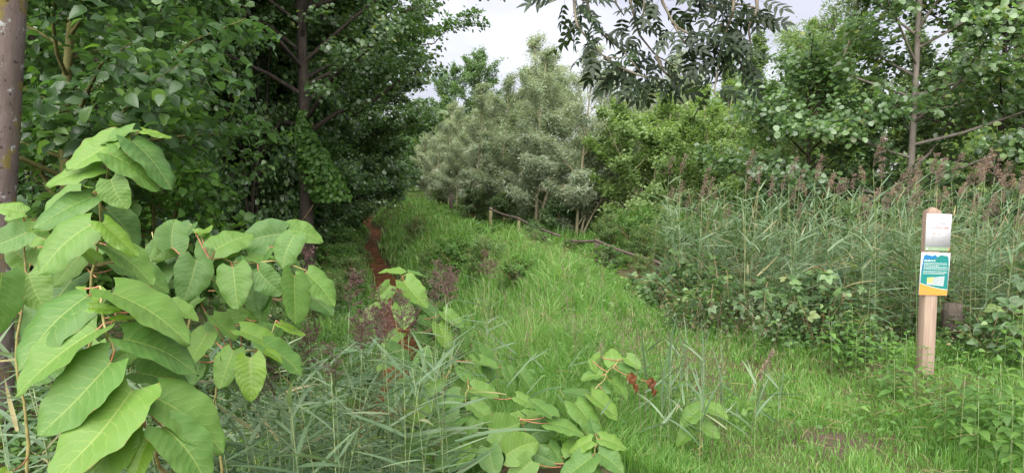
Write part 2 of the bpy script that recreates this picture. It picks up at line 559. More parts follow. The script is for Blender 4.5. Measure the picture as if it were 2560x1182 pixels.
# ------------------------------------------------------------------ terrain
DY = np.array([-40, -5, 0, 4, 7, 9, 12, 15.4, 24.7, 35, 50, 82, 150, 600.])
DX = np.array([-5.5, -2.9, -2.4, -1.75, -1.35, -1.3, -1.78, -2.5, -4.5, -6.8, -9.6, -15.0, -27., -110.])
_yy = np.linspace(-40, 600, 6401)
_xx = np.interp(_yy, DY, DX)
_k = np.hanning(31)
_xx = np.convolve(np.pad(_xx, 15, 'edge'), _k / _k.sum(), 'valid')
_xx = _xx + np.clip((_yy - 16) / 20, 0, 1) * (0.28 * np.sin(_yy * 0.42) + 0.22 * np.sin(_yy * 0.19 + 1.0))


def ditch_x(y):
    return np.interp(y, _yy, _xx)


PS = np.array([-60, -6, -2.3, -1.5, -0.36, -0.22, 0.22, 0.36, 0.90, 1.75, 2.2, 3.6, 60.])
PZ = np.array([-0.2, -0.22, -0.30, -0.50, -0.95, -1.14, -1.14, -0.95, -0.46, 0.22, 0.27, 0.0, 0.0])


def bumps(x, y):
    return (0.05 * np.sin(0.9 * x + 1.3) * np.sin(0.63 * y + 0.4) + 0.03 * np.sin(2.3 * x + 0.7 * y) * np.sin(1.7 * y - 0.9 * x + 2.0)
            + 0.015 * np.sin(5.1 * x + 2.2 * y) * np.sin(4.3 * y - 3.0 * x))


def ground_z(x, y):
    x, y = np.asarray(x, float), np.asarray(y, float)
    s = x - ditch_x(y)
    z = np.interp(s, PS, PZ)
    w = np.clip((np.abs(s) - 0.5) / 0.8, 0, 1)
    # a low swelling of the right bank some 17 m ahead
    z = z + 0.22 * np.exp(-((y - 10.5) / 4.0) ** 2 - ((s - 1.7) / 0.8) ** 2)
    return z + bumps(x, y) * w


def gz(x, y):
    return float(ground_z(x, y))


ss = np.concatenate([[-600, -300, -150, -80, -50, -35, -25, -18, -13, -9.5, -7, -5], np.arange(-4, 7.01, 0.16), [8, 9, 10, 11.5, 13, 15, 18, 22, 28, 36, 50, 80, 150, 300, 600]])
ys = np.concatenate([[-300, -120, -50, -20, -10, -5, -2], np.arange(0, 24, 0.2), np.arange(24, 50, 0.5), np.arange(50, 120, 2.0), [130, 150, 180, 230, 300, 400, 600]])
Yg, Sg = np.meshgrid(ys, ss, indexing='ij')
Xg = Sg + ditch_x(Yg)
Zg = ground_z(Xg, Yg)
nr, nc = Yg.shape
ii = (np.arange(nr - 1)[:, None] * nc + np.arange(nc - 1)[None]).ravel()
GF = np.stack([ii, ii + 1, ii + nc + 1, ii + nc], -1)


def ground_material():
    m, N, L = new_mat('soil_and_moss')
    out = N.new('ShaderNodeOutputMaterial')
    tc = N.new('ShaderNodeTexCoord')
    n1 = noise(N, L, 1.3, 6, tc.outputs['Object'], 0.65)
    n2 = noise(N, L, 22, 5, tc.outputs['Object'], 0.7)
    col = ramp(N, L, n1, [(0.30, (0.040, 0.028, 0.019)), (0.48, (0.055, 0.052, 0.022)), (0.66, (0.060, 0.090, 0.026))])
    col = mix_col(N, L, node_math(N, L, 'MULTIPLY', n2, 0.6), col, (0.090, 0.062, 0.042))
    # bare earth scuffed open beside the near path
    d = N.new('ShaderNodeVectorMath')
    d.operation = 'DISTANCE'
    L.new(tc.outputs['Object'], d.inputs[0])
    d.inputs[1].default_value = (1.92, 4.42, 0.0)
    f = node_math(N, L, 'MULTIPLY', node_math(N, L, 'SUBTRACT', node_math(N, L, 'ADD', 0.10, node_math(N, L, 'MULTIPLY', n2, 0.6)), d.outputs['Value'], True), 9.0, True)
    col = mix_col(N, L, f, col, (0.072, 0.052, 0.038))
    bp = N.new('ShaderNodeBump')
    bp.inputs['Strength'].default_value = 0.8
    bp.inputs['Distance'].default_value = 0.03
    L.new(n2, bp.inputs['Height'])
    pb = N.new('ShaderNodeBsdfPrincipled')
    pb.inputs['Roughness'].default_value = 0.95
    pb.inputs['Specular IOR Level'].default_value = 0.15
    L.new(col, pb.inputs['Base Color'])
    L.new(bp.outputs[0], pb.inputs['Normal'])
    L.new(pb.outputs[0], out.inputs['Surface'])
    return m


link('ground', make_mesh('ground', np.stack([Xg, Yg, Zg], -1).reshape(-1, 3), [GF], ground_material()), kind='structure')


def water_material():
    m, N, L = new_mat('rust_coloured_ditch_water')
    out = N.new('ShaderNodeOutputMaterial')
    tc = N.new('ShaderNodeTexCoord')
    n1 = noise(N, L, 3.4, 7, tc.outputs['Object'], 0.72)
    col = ramp(N, L, n1, [(0.36, (0.024, 0.011, 0.005)), (0.5, (0.078, 0.029, 0.009)), (0.66, (0.118, 0.050, 0.017))])
    n2 = noise(N, L, 14, 4, tc.outputs['Object'], 0.6)
    bp = N.new('ShaderNodeBump')
    bp.inputs['Strength'].default_value = 0.25
    bp.inputs['Distance'].default_value = 0.02
    L.new(n2, bp.inputs['Height'])
    pb = N.new('ShaderNodeBsdfPrincipled')
    L.new(ramp(N, L, n1, [(0.4, (0.75,) * 3), (0.6, (0.5,) * 3)]), pb.inputs['Roughness'])
    pb.inputs['Specular IOR Level'].default_value = 0.12
    L.new(col, pb.inputs['Base Color'])
    L.new(bp.outputs[0], pb.inputs['Normal'])
    L.new(pb.outputs[0], out.inputs['Surface'])
    return m


wy = np.concatenate([np.arange(-6, 60, 0.5), np.arange(60, 160, 4.0)])
wx = ditch_x(wy)
wv = np.concatenate([np.stack([wx - 0.62, wy, np.full_like(wy, -1.03)], -1), np.stack([wx + 0.62, wy, np.full_like(wy, -1.03)], -1)])
wi = np.arange(len(wy) - 1)
link('ditch_water', make_mesh('ditch_water', wv, [np.stack([wi, wi + len(wy), wi + len(wy) + 1, wi + 1], -1)], water_material()), kind='structure')


# ------------------------------------------------------------------ trees
def grow(seed, H, r0, R_, nb, nleaf, leaf, lsize, cb=0.15, e0=10, e1=60, curve=0.05, ns=7, lean=(0, 0), shape='oval', wob=0.05, upleaf=1.0, hang=0.25, spread=0.10, stems=1, top=1.0):
    """Returns trunk polylines, branch polylines, leaf arrays."""
    g = np.random.default_rng(seed)
    trunks, branches, sec = [], [], []
    for st in range(stems):
        hs = H * (1.0 if st == 0 else g.uniform(0.65, 0.98))
        m = 9
        t = np.linspace(0, 1, m)
        P = np.zeros((m, 3))
        off = np.array([0, 0]) if stems == 1 else g.normal(0, 0.10, 2) * H * 0.12
        sl = np.array(lean) + (g.normal(0, 0.16, 2) if stems > 1 else 0)
        P[:, 0] = off[0] + sl[0] * H * t + np.cumsum(g.normal(0, wob, m)) * t
        P[:, 1] = off[1] + sl[1] * H * t + np.cumsum(g.normal(0, wob, m)) * t
        P[:, 2] = hs * t
        P[0, 2] = -0.15
        rr = (r0 if st == 0 else r0 * g.uniform(0.55, 0.9)) * (1 - t) ** 0.8 + 0.008
        rr[0] *= 1.25
        trunks.append((P, rr))
        n_b = max(4, int(nb / stems))
        for b in range(n_b):
            q = cb + (top - cb) * ((b + g.uniform(0, 1)) / n_b)
            q = min(q, 0.985)
            u = (q - cb) / (1 - cb)
            if shape == 'oval':
                prof = 0.35 + 0.9 * math.sin(math.pi * min(1, (0.18 + 0.82 * u)) ** 1.1) ** 0.8 * 0.9
                prof = max(prof * (1 - 0.55 * u * u), 0.18)
            elif shape == 'cone':
                prof = 1.05 - 0.85 * u
            else:
                prof = 0.6 + 0.4 * math.sin(math.pi * u)
            Lb = R_ * prof * g.uniform(0.75, 1.15)
            az = b * 2.39996 + g.normal(0, 0.35) + st
            el = R(e0 + (e1 - e0) * u + g.normal(0, 9))
            d = np.array([math.cos(az) * math.cos(el), math.sin(az) * math.cos(el), math.sin(el)])
            s0 = np.array([np.interp(q, t, P[:, k]) for k in range(3)])
            s = np.linspace(0, 1, 5)[:, None]
            B = s0 + d * s * Lb + np.array([0, 0, 1.0]) * curve * Lb * s ** 2 + np.cumsum(g.normal(0, 0.055 * Lb, (5, 3)), 0) * s
            rb = max(0.006, np.interp(q, t, rr) * 0.45) * (1 - s[:, 0]) ** 0.7 + 0.004
            branches.append((B, rb))
            for j in range(ns):
                f = 0.22 + 0.78 * (j + g.uniform(0, 1)) / ns
                c0 = np.array([np.interp(f, s[:, 0], B[:, k]) for k in range(3)])
                ang = g.choice([-1, 1]) * R(g.uniform(25, 75))
                dd = np.array([d[0] * math.cos(ang) - d[1] * math.sin(ang), d[0] * math.sin(ang) + d[1] * math.cos(ang), d[2] + g.normal(0.0, 0.30)])
                sec.append((c0, nrm(dd), Lb * g.uniform(0.22, 0.48) * (1.15 - 0.5 * f)))
            sec.append((B[2], nrm(B[4] - B[2]), float(np.linalg.norm(B[4] - B[2])) * 1.05))
    c0 = np.array([s[0] for s in sec])
    dd = np.array([s[1] for s in sec])
    ll = np.array([s[2] for s in sec])
    pick = g.choice(len(sec), nleaf, p=ll / ll.sum())
    f = g.uniform(0.05, 1.0, nleaf) ** 0.8
    pos = c0[pick] + dd[pick] * (ll[pick] * f)[:, None] - np.array([0, 0, 1]) * (ll[pick] * f * f * 0.10)[:, None]
    pos += g.normal(0, spread, (nleaf, 3)) * np.array([1, 1, 0.7])
    axis = np.stack([lean[0] * pos[:, 2], lean[1] * pos[:, 2], pos[:, 2] * 0.8], -1)
    N = nrm(np.array([0, 0, upleaf * 0.75]) + nrm(pos - axis) * 0.55 + g.normal(0, 0.55, (nleaf, 3)))
    A = nrm(dd[pick] * 0.6 + g.normal(0, 0.75, (nleaf, 3)) - np.array([0, 0, hang]))
    A = nrm(A - N * (A * N).sum(1, keepdims=True) * 0.85)
    S = lsize * g.uniform(0.65, 1.25, nleaf)
    tw = g.random(len(sec))
    var = np.clip(0.65 * g.random(nleaf) + 0.35 * tw[pick], 0, 0.999)
    return trunks, branches, sec, (leaf, pos, A, N, S, var)


def build_plant(name, label, cat, geo, bark, leafm, sep_branches=False, twigs=True, group=None, n_sides=8, crown_name='crown', stem_name='trunk'):
    trunks, branches, sec, (leaf, pos, A, N, S, var) = geo
    root = thing(name, label, cat, group=group)
    tr = Acc()
    for P, rr in trunks:
        tr.tube(P, rr, n_sides)
    ba = Acc() if sep_branches else tr
    if sep_branches:
        for B, rb in branches:
            a = Acc()
            a.tube(B, rb, 5)
            link('branch', a.mesh('branch', bark), root)
    else:
        for B, rb in branches:
            tr.tube(B, rb, 4)
    if twigs:
        ta = Acc() if sep_branches else tr
        for c0, d, l in sec[::2]:
            ta.tube(np.array([c0, c0 + d * l * 0.5 - [0, 0, 0.02 * l], c0 + d * l - [0, 0, 0.10 * l]]), [0.006, 0.004, 0.0025], 3)
        if sep_branches:
            link('twigs', ta.mesh('twigs', bark), root, kind='stuff')
    link(stem_name, tr.mesh(stem_name, bark), root)
    V, F, vv = scatter(leaf, pos, A, N, S, var)
    link(crown_name, make_mesh(crown_name, V, [F], leafm, vv, smooth=False), root, kind='stuff')
    return root


# hero: slim dark alder on the far bank of the ditch (its crown hangs over the water)
hx, hy = -4.35, 15.8
geo = grow(101, 11.5, 0.140, 4.5, 44, 36000, LEAF_ROUND, 0.092, cb=0.24, e0=28, e1=65, curve=-0.05, ns=8, wob=0.03)
_lf = geo[3]
_keep = ~((np.abs(_lf[1][:, 0] - 0.02) < 0.42) & (_lf[1][:, 1] < 0.1) & (_lf[1][:, 2] < 7.5) & (np.random.default_rng(9).random(len(_lf[1])) < 0.78))
geo = geo[:3] + ((_lf[0],) + tuple(v[_keep] for v in _lf[1:]),)
alder_hero = build_plant('alder_tree', 'slim dark-barked alder with creeper round its trunk on the far bank of the ditch', 'tree', geo, M['bark_dark'], M['alder'], sep_branches=True)
alder_hero.location = (hx, hy, gz(hx, hy))

# creeper wound about its trunk, draping to the right
g = np.random.default_rng(5)
cr = thing('creeper', 'bright green creeper draped over the slim dark alder trunk by the ditch', 'climber', (hx, hy, gz(hx, hy)))
n = 1700
zz = g.uniform(1.55, 3.4, n)
wd = np.interp(zz, [1.5, 2.0, 2.6, 3.4], [0.55, 0.62, 0.42, 0.12])
az = g.uniform(0, 2 * np.pi, n)
rad = wd * g.uniform(0.35, 1, n) ** 0.7
pos = np.stack([np.cos(az) * rad * 0.75 + 0.70 * np.clip(2.9 - zz, 0, 2) * 0.6, np.sin(az) * rad * 0.8 - 0.1, zz], -1)
Nn = nrm(np.stack([np.cos(az), np.sin(az) - 0.4, np.full(n, 0.7)], -1) + g.normal(0, 0.4, (n, 3)))
V, F, vv = scatter(LEAF_ROUND, pos, g.normal(0, 0.5, (n, 3)) + [0, 0, -1], Nn, g.uniform(0.06, 0.11, n), g.random(n))
a = Acc()
tt = np.linspace(0, 1, 40)
a.tube(np.stack([0.17 * np.cos(tt * 14), 0.17 * np.sin(tt * 14), 0.1 + 3.2 * tt], -1), 0.012, 5)
link('vine', a.mesh('vine', M['cane']), cr)
link('foliage', make_mesh('foliage', V, [F], M['creeper'], vv, smooth=False), cr, kind='stuff')

# big smooth trunk at the left edge
geo = grow(77, 12.0, 0.20, 3.4, 22, 9000, LEAF_ROUND9, 0.085, cb=0.36, e0=5, e1=55, ns=7, wob=0.012, lean=(0.12, 0.0))
_b = at(-28, 400, 5.2)
bx, by = _b.x - 0.12 * 2.1, 5.2
beech = build_plant('smooth_barked_tree', 'smooth pinkish-grey trunk with yellow and white lichen standing nearest at the wood edge', 'tree', geo, M['bark_smooth'], M['wood'], sep_branches=True, n_sides=20)
beech.location = (bx, by, gz(bx, by))

# prototypes for the wood
wood_p = [Proto(build_plant('woodland_tree', 'tree in the wood', 'tree',
                            grow(200 + i, 13.5, 0.15, 3.2, 32, 21000, LEAF_ROUND, 0.125, cb=c, e0=5, e1=60, ns=7, wob=0.04, spread=0.13), M[bk], M['wood']))
          for i, (c, bk) in enumerate(((0.20, 'bark_dark'), (0.26, 'bark_grey'), (0.22, 'bark_dark')))]
alder_p = [Proto(build_plant('alder_tree', 'alder', 'tree',
                             grow(300 + i, 11.5, 0.13, 3.7, 40, 30000, LEAF_ROUND, 0.125, cb=0.05, e0=12, e1=62, ns=8, wob=0.04, spread=0.13), M['bark_dark'], M['alder']))
           for i in range(2)]
shrub_p = [Proto(build_plant('understory_shrub', 'shrub', 'shrub',
                             grow(400 + i, 3.2, 0.03, 1.5, 26, 8000, LEAF_ROUND if i != 1 else LEAF_OVATE, 0.085, cb=0.06, e0=10, e1=65, ns=5, stems=4, wob=0.06, spread=0.09),
                             M['bark_dark'], M['under'] if i == 1 else M['wood'], n_sides=5)) for i in range(3)]

# wood edge along the ditch
edge = [(-7.6, 20.5, 1.0, 'alder crown overhanging the ditch just behind the creeper-clad trunk'),
        (-6.0, 23.5, 1.08, 'second overhanging alder behind the creeper-clad trunk along the ditch'),
        (-7.2, 30.0, 1.15, 'alder leaning out over the middle stretch of the ditch'),
        (-9.1, 38.0, 1.2, 'alder crown arching over the ditch beyond the first grassy bend'),
        (-11.0, 47.0, 1.25, 'alder in the row shading the far half of the ditch'),
        (-12.9, 58.0, 1.3, 'alder just before the dark end of the ditch tunnel'),
        (-15.4, 72.0, 1.3, 'last alder on the ditch bank before the dark end of the path'),
        (-19.5, 88.0, 1.3, 'alder at the far left corner where the path runs into shade')]
for i, (x, y, sc, lb) in enumerate(edge):
    alder_p[i % 2].put((x, y, gz(x, y)), i * 1.9, sc, lb, 'alders overhanging the ditch')

# wood interior
pts = []
g = np.random.default_rng(21)
fixed = [(-8.7, 20.0), (-6.6, 18.4), (-8.0, 14.6), (-7.9, 11.6), (-5.6, 22.0)]
tries = 0
while len(pts) < 46 and tries < 6000:
    tries += 1
    if len(pts) < len(fixed):
        pts.append(fixed[len(pts)])
        continue
    y = g.uniform(10, 62)
    lo, hi = -0.72 * y - 3, float(ditch_x(y)) - 3.2
    if hi <= lo:
        continue
    x = g.uniform(lo, hi)
    if all((x - a) ** 2 + (y - b) ** 2 > (2.5 if y < 30 else 4.0) ** 2 for a, b in pts):
        pts.append((x, y))
for i, (x, y) in enumerate(pts):
    wood_p[i % 3].put((x, y, gz(x, y)), g.uniform(0, 6.3), g.uniform(0.85, 1.2), 'tree with bare lower trunk standing deep in the shaded wood left of the ditch', 'trees deep in the wood')
for i in range(46):
    y = g.uniform(9.5, 40)
    lo, hi = -0.72 * y - 1, float(ditch_x(y)) - 2.3
    x = g.uniform(lo, hi) if i % 3 else hi - g.uniform(0, 1.2)
    if (x - hx) ** 2 + (y - hy) ** 2 < 1.2 or (y < hy and -0.345 < x / y < -0.20):
        continue
    shrub_p[i % 3].put((x, y, gz(x, y)), g.uniform(0, 6.3), g.uniform(0.55, 1.15), 'dark leafy shrub in the understory of the wood left of the ditch', 'understory shrubs')

g = np.random.default_rng(37)
for i in range(20):
    d = g.uniform(16.8, 25)
    x = (g.uniform(500, 860) - CX) / FPX * d
    if (x - hx) ** 2 + (d - hy) ** 2 < 2 or x > float(ditch_x(d)) - 1.6:
        continue
    shrub_p[i % 3].put((x, d, gz(x, d)), g.uniform(0, 6.3), (1.1, 1.1, g.uniform(1.0, 1.9)), 'tall understory shrub filling the gap behind the creeper-clad alder', 'understory shrubs behind the creeper-clad alder')
# near broad-leaved tree behind the knotweed
geo = grow(55, 4.6, 0.07, 1.7, 30, 5600, LEAF_OVATE, 0.115, cb=0.22, e0=2, e1=50, ns=6, wob=0.07, lean=(0.07, 0.0), spread=0.10)
LEAF_BIG = LEAF_OVATE9
geo = geo[:3] + ((LEAF_BIG,) + geo[3][1:],)
hz = build_plant('broadleaf_tree', 'small mossy-stemmed tree with broad dark leaves behind the knotweed', 'tree', geo, M['bark_moss'], M['hazel'], sep_branches=True)
hz.location = (-4.15, 6.7, gz(-4.15, 6.7))
geo = grow(58, 2.8, 0.035, 1.1, 26, 3600, LEAF_BIG, 0.105, cb=0.10, e0=10, e1=55, ns=6, stems=3, wob=0.06, spread=0.10)
o = build_plant('broadleaf_shrub', 'yellowish broad-leaved shrub right of the mossy tree, behind the tall knotweed', 'shrub', geo, M['bark_moss'], M['creeper'], n_sides=5)
o.location = (-3.75, 7.6, gz(-3.75, 7.6))
geo = grow(59, 3.4, 0.04, 1.8, 28, 4200, LEAF_BIG, 0.105, cb=0.06, e0=6, e1=55, ns=6, stems=3, wob=0.06, spread=0.10)
o = build_plant('broadleaf_shrub', 'dark glossy-leaved shrub filling the wood edge between knotweed and creeper-clad alder', 'shrub', geo, M['bark_dark'], M['hazel'], n_sides=5)
o.location = (-5.5, 10.8, gz(-5.5, 10.8))

# trees closing the far end of the path
for i, (x, y, sc, lb) in enumerate([(-19, 100, 1.0, 'dark tree closing the path end, left of its small bright gap'), (-14, 112, 1.1, 'dark tree closing the path end, right of its small bright gap'),
                                    (-9.5, 104, 1.0, 'dark tree behind the farthest willows at the path end'), (-25, 112, 1.2, 'tall dark tree behind the path end on the ditch side'),
                                    (-4, 112, 1.15, 'dark tree rising behind the row of far willows')]):
    alder_p[(i + 1) % 2].put((x, y, gz(x, y)), i * 1.3, sc, lb, 'trees closing the far end of the path')

g = np.random.default_rng(29)
for i in range(20):
    y = g.uniform(72, 104)
    x = -0.17 * y + g.uniform(-6, 9)
    shrub_p[i % 3].put((x, y, gz(x, y)), g.uniform(0, 6.3), g.uniform(1.3, 2.1), 'dark bush closing the low gap where the far path runs into shade', 'bushes at the far path end')
for i in range(10):
    y = 36 + i * 3.4
    x = float(ditch_x(y)) - g.uniform(0.7, 1.3)
    shrub_p[i % 3].put((x, y, gz(x, y)), g.uniform(0, 6.3), g.uniform(0.45, 0.7), 'small shaded bush leaning over the far stretch of the ditch', 'bushes over the far ditch')
far_p = [Proto(build_plant('alder_tree', 'alder', 'tree', grow(350 + i, 11.5, 0.13, 3.9, 34, 9000, LEAF_ROUND, 0.30, cb=0.03, e0=5, e1=60, ns=6, wob=0.04, spread=0.25), M['bark_dark'], M['alder'])) for i in range(2)]
g = np.random.default_rng(23)
for i in range(34):
    x = -62 + 4.6 * i + g.normal(0, 0.8)
    y = 122 + g.uniform(-6, 10) - (30 if x > 12 else 0)
    far_p[i % 2].put((x, y, gz(x, y)), g.uniform(0, 6.3), g.uniform(0.8, 1.05) * (0.8 if x > 0 else 1.05), 'far dark tree in the belt that closes the view behind everything else', 'belt of far trees')

# far trees on the right skyline
far = [(-2.6, 62, 1.0, 'round-topped dark tree against the sky, left of the tall willow tip'), (2.0, 66, 0.93, 'dark tree behind the tall willow tip'),
       (-5.5, 74, 1.05, 'dark tree showing between ditch alders and willow row'), (14.5, 60, 0.75, 'dark far tree seen below the hanging ash branch')]
for i, (x, y, sc, lb) in enumerate(far):
    alder_p[i % 2].put((x, y, 0), i * 2.1 + 0.5, sc, lb, 'far trees on the skyline')

pop_p = [Proto(build_plant('poplar_tree', 'poplar', 'tree', grow(500 + i, 10.5, 0.10, 1.7, 40, 12000, LEAF_OVATE, 0.19, cb=0.06, e0=35, e1=75, ns=5, wob=0.04, spread=0.13),
                           M['bark_grey'], M['poplar'])) for i in range(2)]
for i, (x, y, sc, lb) in enumerate([(15.0, 38, 0.88, 'pale poplar spire between the tall willow and the right alder'), (18.0, 41, 0.92, 'pale poplar just right of the open sky gap'), (21.5, 40, 0.95, 'pale poplar behind the crown of the right alder'),
                                    (25, 42, 1.05, 'pale poplar behind the right alder, second from the frame edge'), (28.5, 40, 1.0, 'pale poplar at the far right frame edge'), (12.0, 42, 0.68, 'short pale poplar behind the light green bushes'),
                                    (31, 46, 1.1, 'tall pale poplar beyond the right frame edge'), (8.6, 30, 0.60, 'pale poplar top just right of the ash branch tips'), (10.6, 33, 0.74, 'slim pale poplar left of the open sky gap'), (14.4, 34, 0.70, 'slim pale poplar below the open sky gap')]):
    pop_p[i % 2].put((x, y, 0), i * 1.7, sc, lb, 'pale poplars behind the alders')

# willow row along the path
wil_p = [Proto(build_plant('willow_tree', 'willow', 'tree', grow(600 + i, 5.2, 0.040, 1.35, 44, 32000, LEAF_LANCE, 0.125, cb=0.05, e0=30, e1=75, ns=6, stems=3, wob=0.05, lean=(0.20, 0.02), spread=0.09, upleaf=1.1, hang=0.0),
                           M['bark_willow'], M['willow'], n_sides=6)) for i in range(3)]
wrow = [(1.75, 20.0, 0.95, 0.2, 'grey-green willow with a forked pale trunk at the near end of the willow row'),
        (3.4, 21.5, 0.98, 0.1, 'grey-green willow at the right end of the row, next to the light green sallows'),
        (0.7, 22.5, 1.05, -0.2, 'silvery willow with a slanting pale trunk, second in the row'),
        (2.6, 24.0, 0.95, 0.5, 'grey willow standing behind the near end of the row'),
        (-0.2, 26.0, 1.12, 0.1, 'silvery willow in mid row with the tallest feathery top'),
        (1.0, 28.5, 1.35, 0.3, 'tall thin-topped willow rising above the row against the sky'),
        (-1.5, 30.5, 1.0, -0.1, 'bushy silver willow left of the tall willow tip'),
        (-2.6, 36.0, 1.05, 0.2, 'silver willow past the dark bollard'),
        (-3.6, 42.0, 1.1, 0.0, 'silver willow in the far half of the row'),
        (-5.0, 49.0, 1.1, 0.3, 'silver willow third from the far end of the row'),
        (-6.3, 57.0, 1.15, 0.1, 'silver willow second from the far end of the row'),
        (-7.8, 67.0, 1.2, 0.2, 'last silver willow at the far end of the row')]
for i, (x, y, sc, rz, lb) in enumerate(wrow):
    wil_p[i % 3].put((x, y, gz(x, y)), rz, sc, lb, 'willow row along the path')

# light green sallows between willows and alders
sal_p = [Proto(build_plant('sallow_bush', 'sallow', 'bush', grow(700 + i, 4.2, 0.035, 1.6, 38, 20000, LEAF_BROADLANCE if i else LEAF_OVATE, 0.100, cb=0.05, e0=15, e1=70, ns=6, stems=4, wob=0.05, spread=0.10),
                           M['bark_willow'], M['sallow'], n_sides=5)) for i in range(2)]
for i, (x, y, sc, lb) in enumerate([(3.6, 18.5, 0.9, 'light green sallow right of the nearest willow'), (5.0, 20.5, 1.0, 'light green sallow below the hanging ash branch'), (4.6, 16.0, 0.75, 'low light green sallow behind the broken rail'),
                                    (6.8, 19.0, 0.95, 'light green sallow under the right end of the ash branch'), (8.6, 21.0, 1.05, 'light green sallow left of the alder behind the reeds'), (10.5, 19.5, 0.95, 'light green sallow behind the brown reed plumes'),
                                    (6.2, 25.0, 1.05, 'light green sallow in the second rank of bushes'), (13.5, 20, 1.0, 'light green sallow behind the right alder'), (16, 19, 1.0, 'light green sallow at the right frame edge behind the alders')]):
    sal_p[i % 2].put((x, y, gz(x, y)), i * 1.1, sc, lb, 'light green sallows')
geo = grow(750, 6.6, 0.045, 1.15, 44, 22000, LEAF_LANCE, 0.105, cb=0.10, e0=35, e1=75, ns=5, stems=2, wob=0.05, lean=(0.09, 0), spread=0.10, upleaf=0.5, hang=0.1)
o = build_plant('willow_tree', 'tall airy light green willow standing between the ash branch and the open sky gap', 'tree', geo, M['bark_willow'], M['sallow'], n_sides=6)
o.location = (4.3, 13.2, gz(4.3, 13.2))

# alders behind the reeds
geo = grow(800, 7.6, 0.052, 2.5, 38, 14000, LEAF_ROUND9, 0.090, cb=0.14, e0=14, e1=45, ns=7, shape='cone', wob=0.03, spread=0.11, curve=0.03)
o = build_plant('alder_tree', 'young alder with a straight grey trunk and tiered branches behind the signpost', 'tree', geo, M['bark_grey'], M['alder'], sep_branches=True)
o.location = (5.85, 11.0, gz(5.85, 11.0))
geo = grow(801, 6.0, 0.05, 1.9, 34, 12000, LEAF_ROUND9, 0.085, cb=0.10, e0=14, e1=50, ns=7, wob=0.03, spread=0.11)
o = build_plant('alder_tree', 'young alder at the right frame edge with dense crown above the tan plumes', 'tree', geo, M['bark_dark'], M['alder'], sep_branches=True)
o.location = (7.1, 10.9, gz(7.1, 10.9))
geo = grow(802, 3.3, 0.035, 1.7, 32, 8000, LEAF_ROUND9, 0.080, cb=0.08, e0=5, e1=55, ns=6, wob=0.04, spread=0.11)
o = build_plant('alder_tree', 'low alder left of the straight grey trunk, above the brown plumes', 'tree', geo, M['bark_dark'], M['alder'], sep_branches=True)
o.location = (4.65, 11.6, gz(4.65, 11.6))

# ------------------------------------------------------------------ low bushes and tall herbs
bush_p = [Proto(build_plant('herb_bush', 'bush', 'bush', grow(900 + i, 0.9, 0.006, 0.50, 24, 4200, [LEAF_BROADLANCE, LEAF_OVATE, LEAF_BROADLANCE][i], [0.060, 0.055, 0.075][i], cb=0.05, e0=25, e1=75, ns=4, stems=6, wob=0.03, spread=0.05),
                            M['cane'], M[['herb', 'bramble', 'nettle'][i]], n_sides=4, crown_name='foliage', stem_name='stem')) for i in range(3)]
g = np.random.default_rng(31)
GB = 'tall weeds along the foot of the willow row'
row = []
for k in range(44):
    y = g.uniform(13.5, 46)
    x = float(ditch_x(y)) + g.uniform(4.3, 6.4) + (0.0 if y > 16 else 0.4)
    if y > 16.2 or x - float(ditch_x(y)) > 5.3:
        row.append((x, y))
for i, (x, y) in enumerate(row):
    bush_p[i % 2].put((x, y, gz(x, y)), g.uniform(0, 6.3), g.uniform(0.7, 1.25), 'knee-high bushy weed in the strip between grass path and willow row', GB)
g = np.random.default_rng(33)
for i in range(58):
    y = 4.5 * (30 / 4.5) ** g.random()
    s_ = g.uniform(-1.7, -0.35) if i % 3 else g.uniform(0.3, 0.8)
    x = float(ditch_x(y)) + s_
    if s_ > 0 and y > 15:
        continue
    bush_p[[0, 2, 2, 0, 1][i % 5]].put((x, y, gz(x, y)), g.uniform(0, 6.3), g.uniform(0.4, 0.7), 'leafy weed growing on the steep ditch side, partly over the water', 'weeds on the ditch sides')
for i in range(26):
    y = g.uniform(12, 30)
    x = float(ditch_x(y)) - g.uniform(0.7, 2.2)
    bush_p[0 if i % 3 else 2].put((x, y, gz(x, y)), g.uniform(0, 6.3), g.uniform(0.5, 0.95), 'light green weed on the wood side of the ditch, right of the creeper-clad alder', 'weeds on the wood side of the ditch')
for i in range(46):
    y = 8 * (40 / 8) ** g.random()
    if y > 19 and i % 3:
        continue
    x = float(ditch_x(y)) + (g.uniform(0.9, 2.5) if i % 3 else g.uniform(3.7, 4.6))
    bush_p[(i % 2) * 2].put((x, y, gz(x, y) - 0.1), g.uniform(0, 6.3), (0.6, 0.6, g.uniform(0.3, 0.5)), 'low grey-green weed on the grassy crest of the ditch bank', 'weeds on the bank crest')
for i, (px, py, d, sc, k, lb) in enumerate([
        (1150, 680, 13.5, 0.75, 2, 'dark green weed clump on the crest of the ditch bank'),
        (1215, 730, 11.4, 0.72, 0, 'grey-green weed clump low on the bank, nearest the middle knotweed'),
        (1110, 640, 15.5, 0.7, 2, 'weed clump on the ditch bank just above the dark one'),
        (1040, 570, 22, 0.8, 0, 'pale weed clump on the bank crest in the middle distance'),
        (990, 490, 40, 1.1, 1, 'white-flowering weed clump at the far bank crest'),
        (1525, 680, 12.4, 0.42, 1, 'round dark bush under the low rail by the path'),
        (1420, 625, 15.6, 0.36, 0, 'weed bush left of the low rail post'),
        (1600, 700, 11.6, 0.45, 0, 'yellowish weed bush right of the round dark bush'),
        (1330, 600, 17.5, 0.6, 1, 'dark weed bush at the grass edge below the slanting rail'),
        (1180, 530, 27, 1.1, 1, 'dark weed bush just right of the dark bollard')]):
    p = at(px, py, d)
    bush_p[k].put((p.x, p.y, gz(p.x, p.y)), i * 1.3, sc, lb, 'single weed clumps along the path')

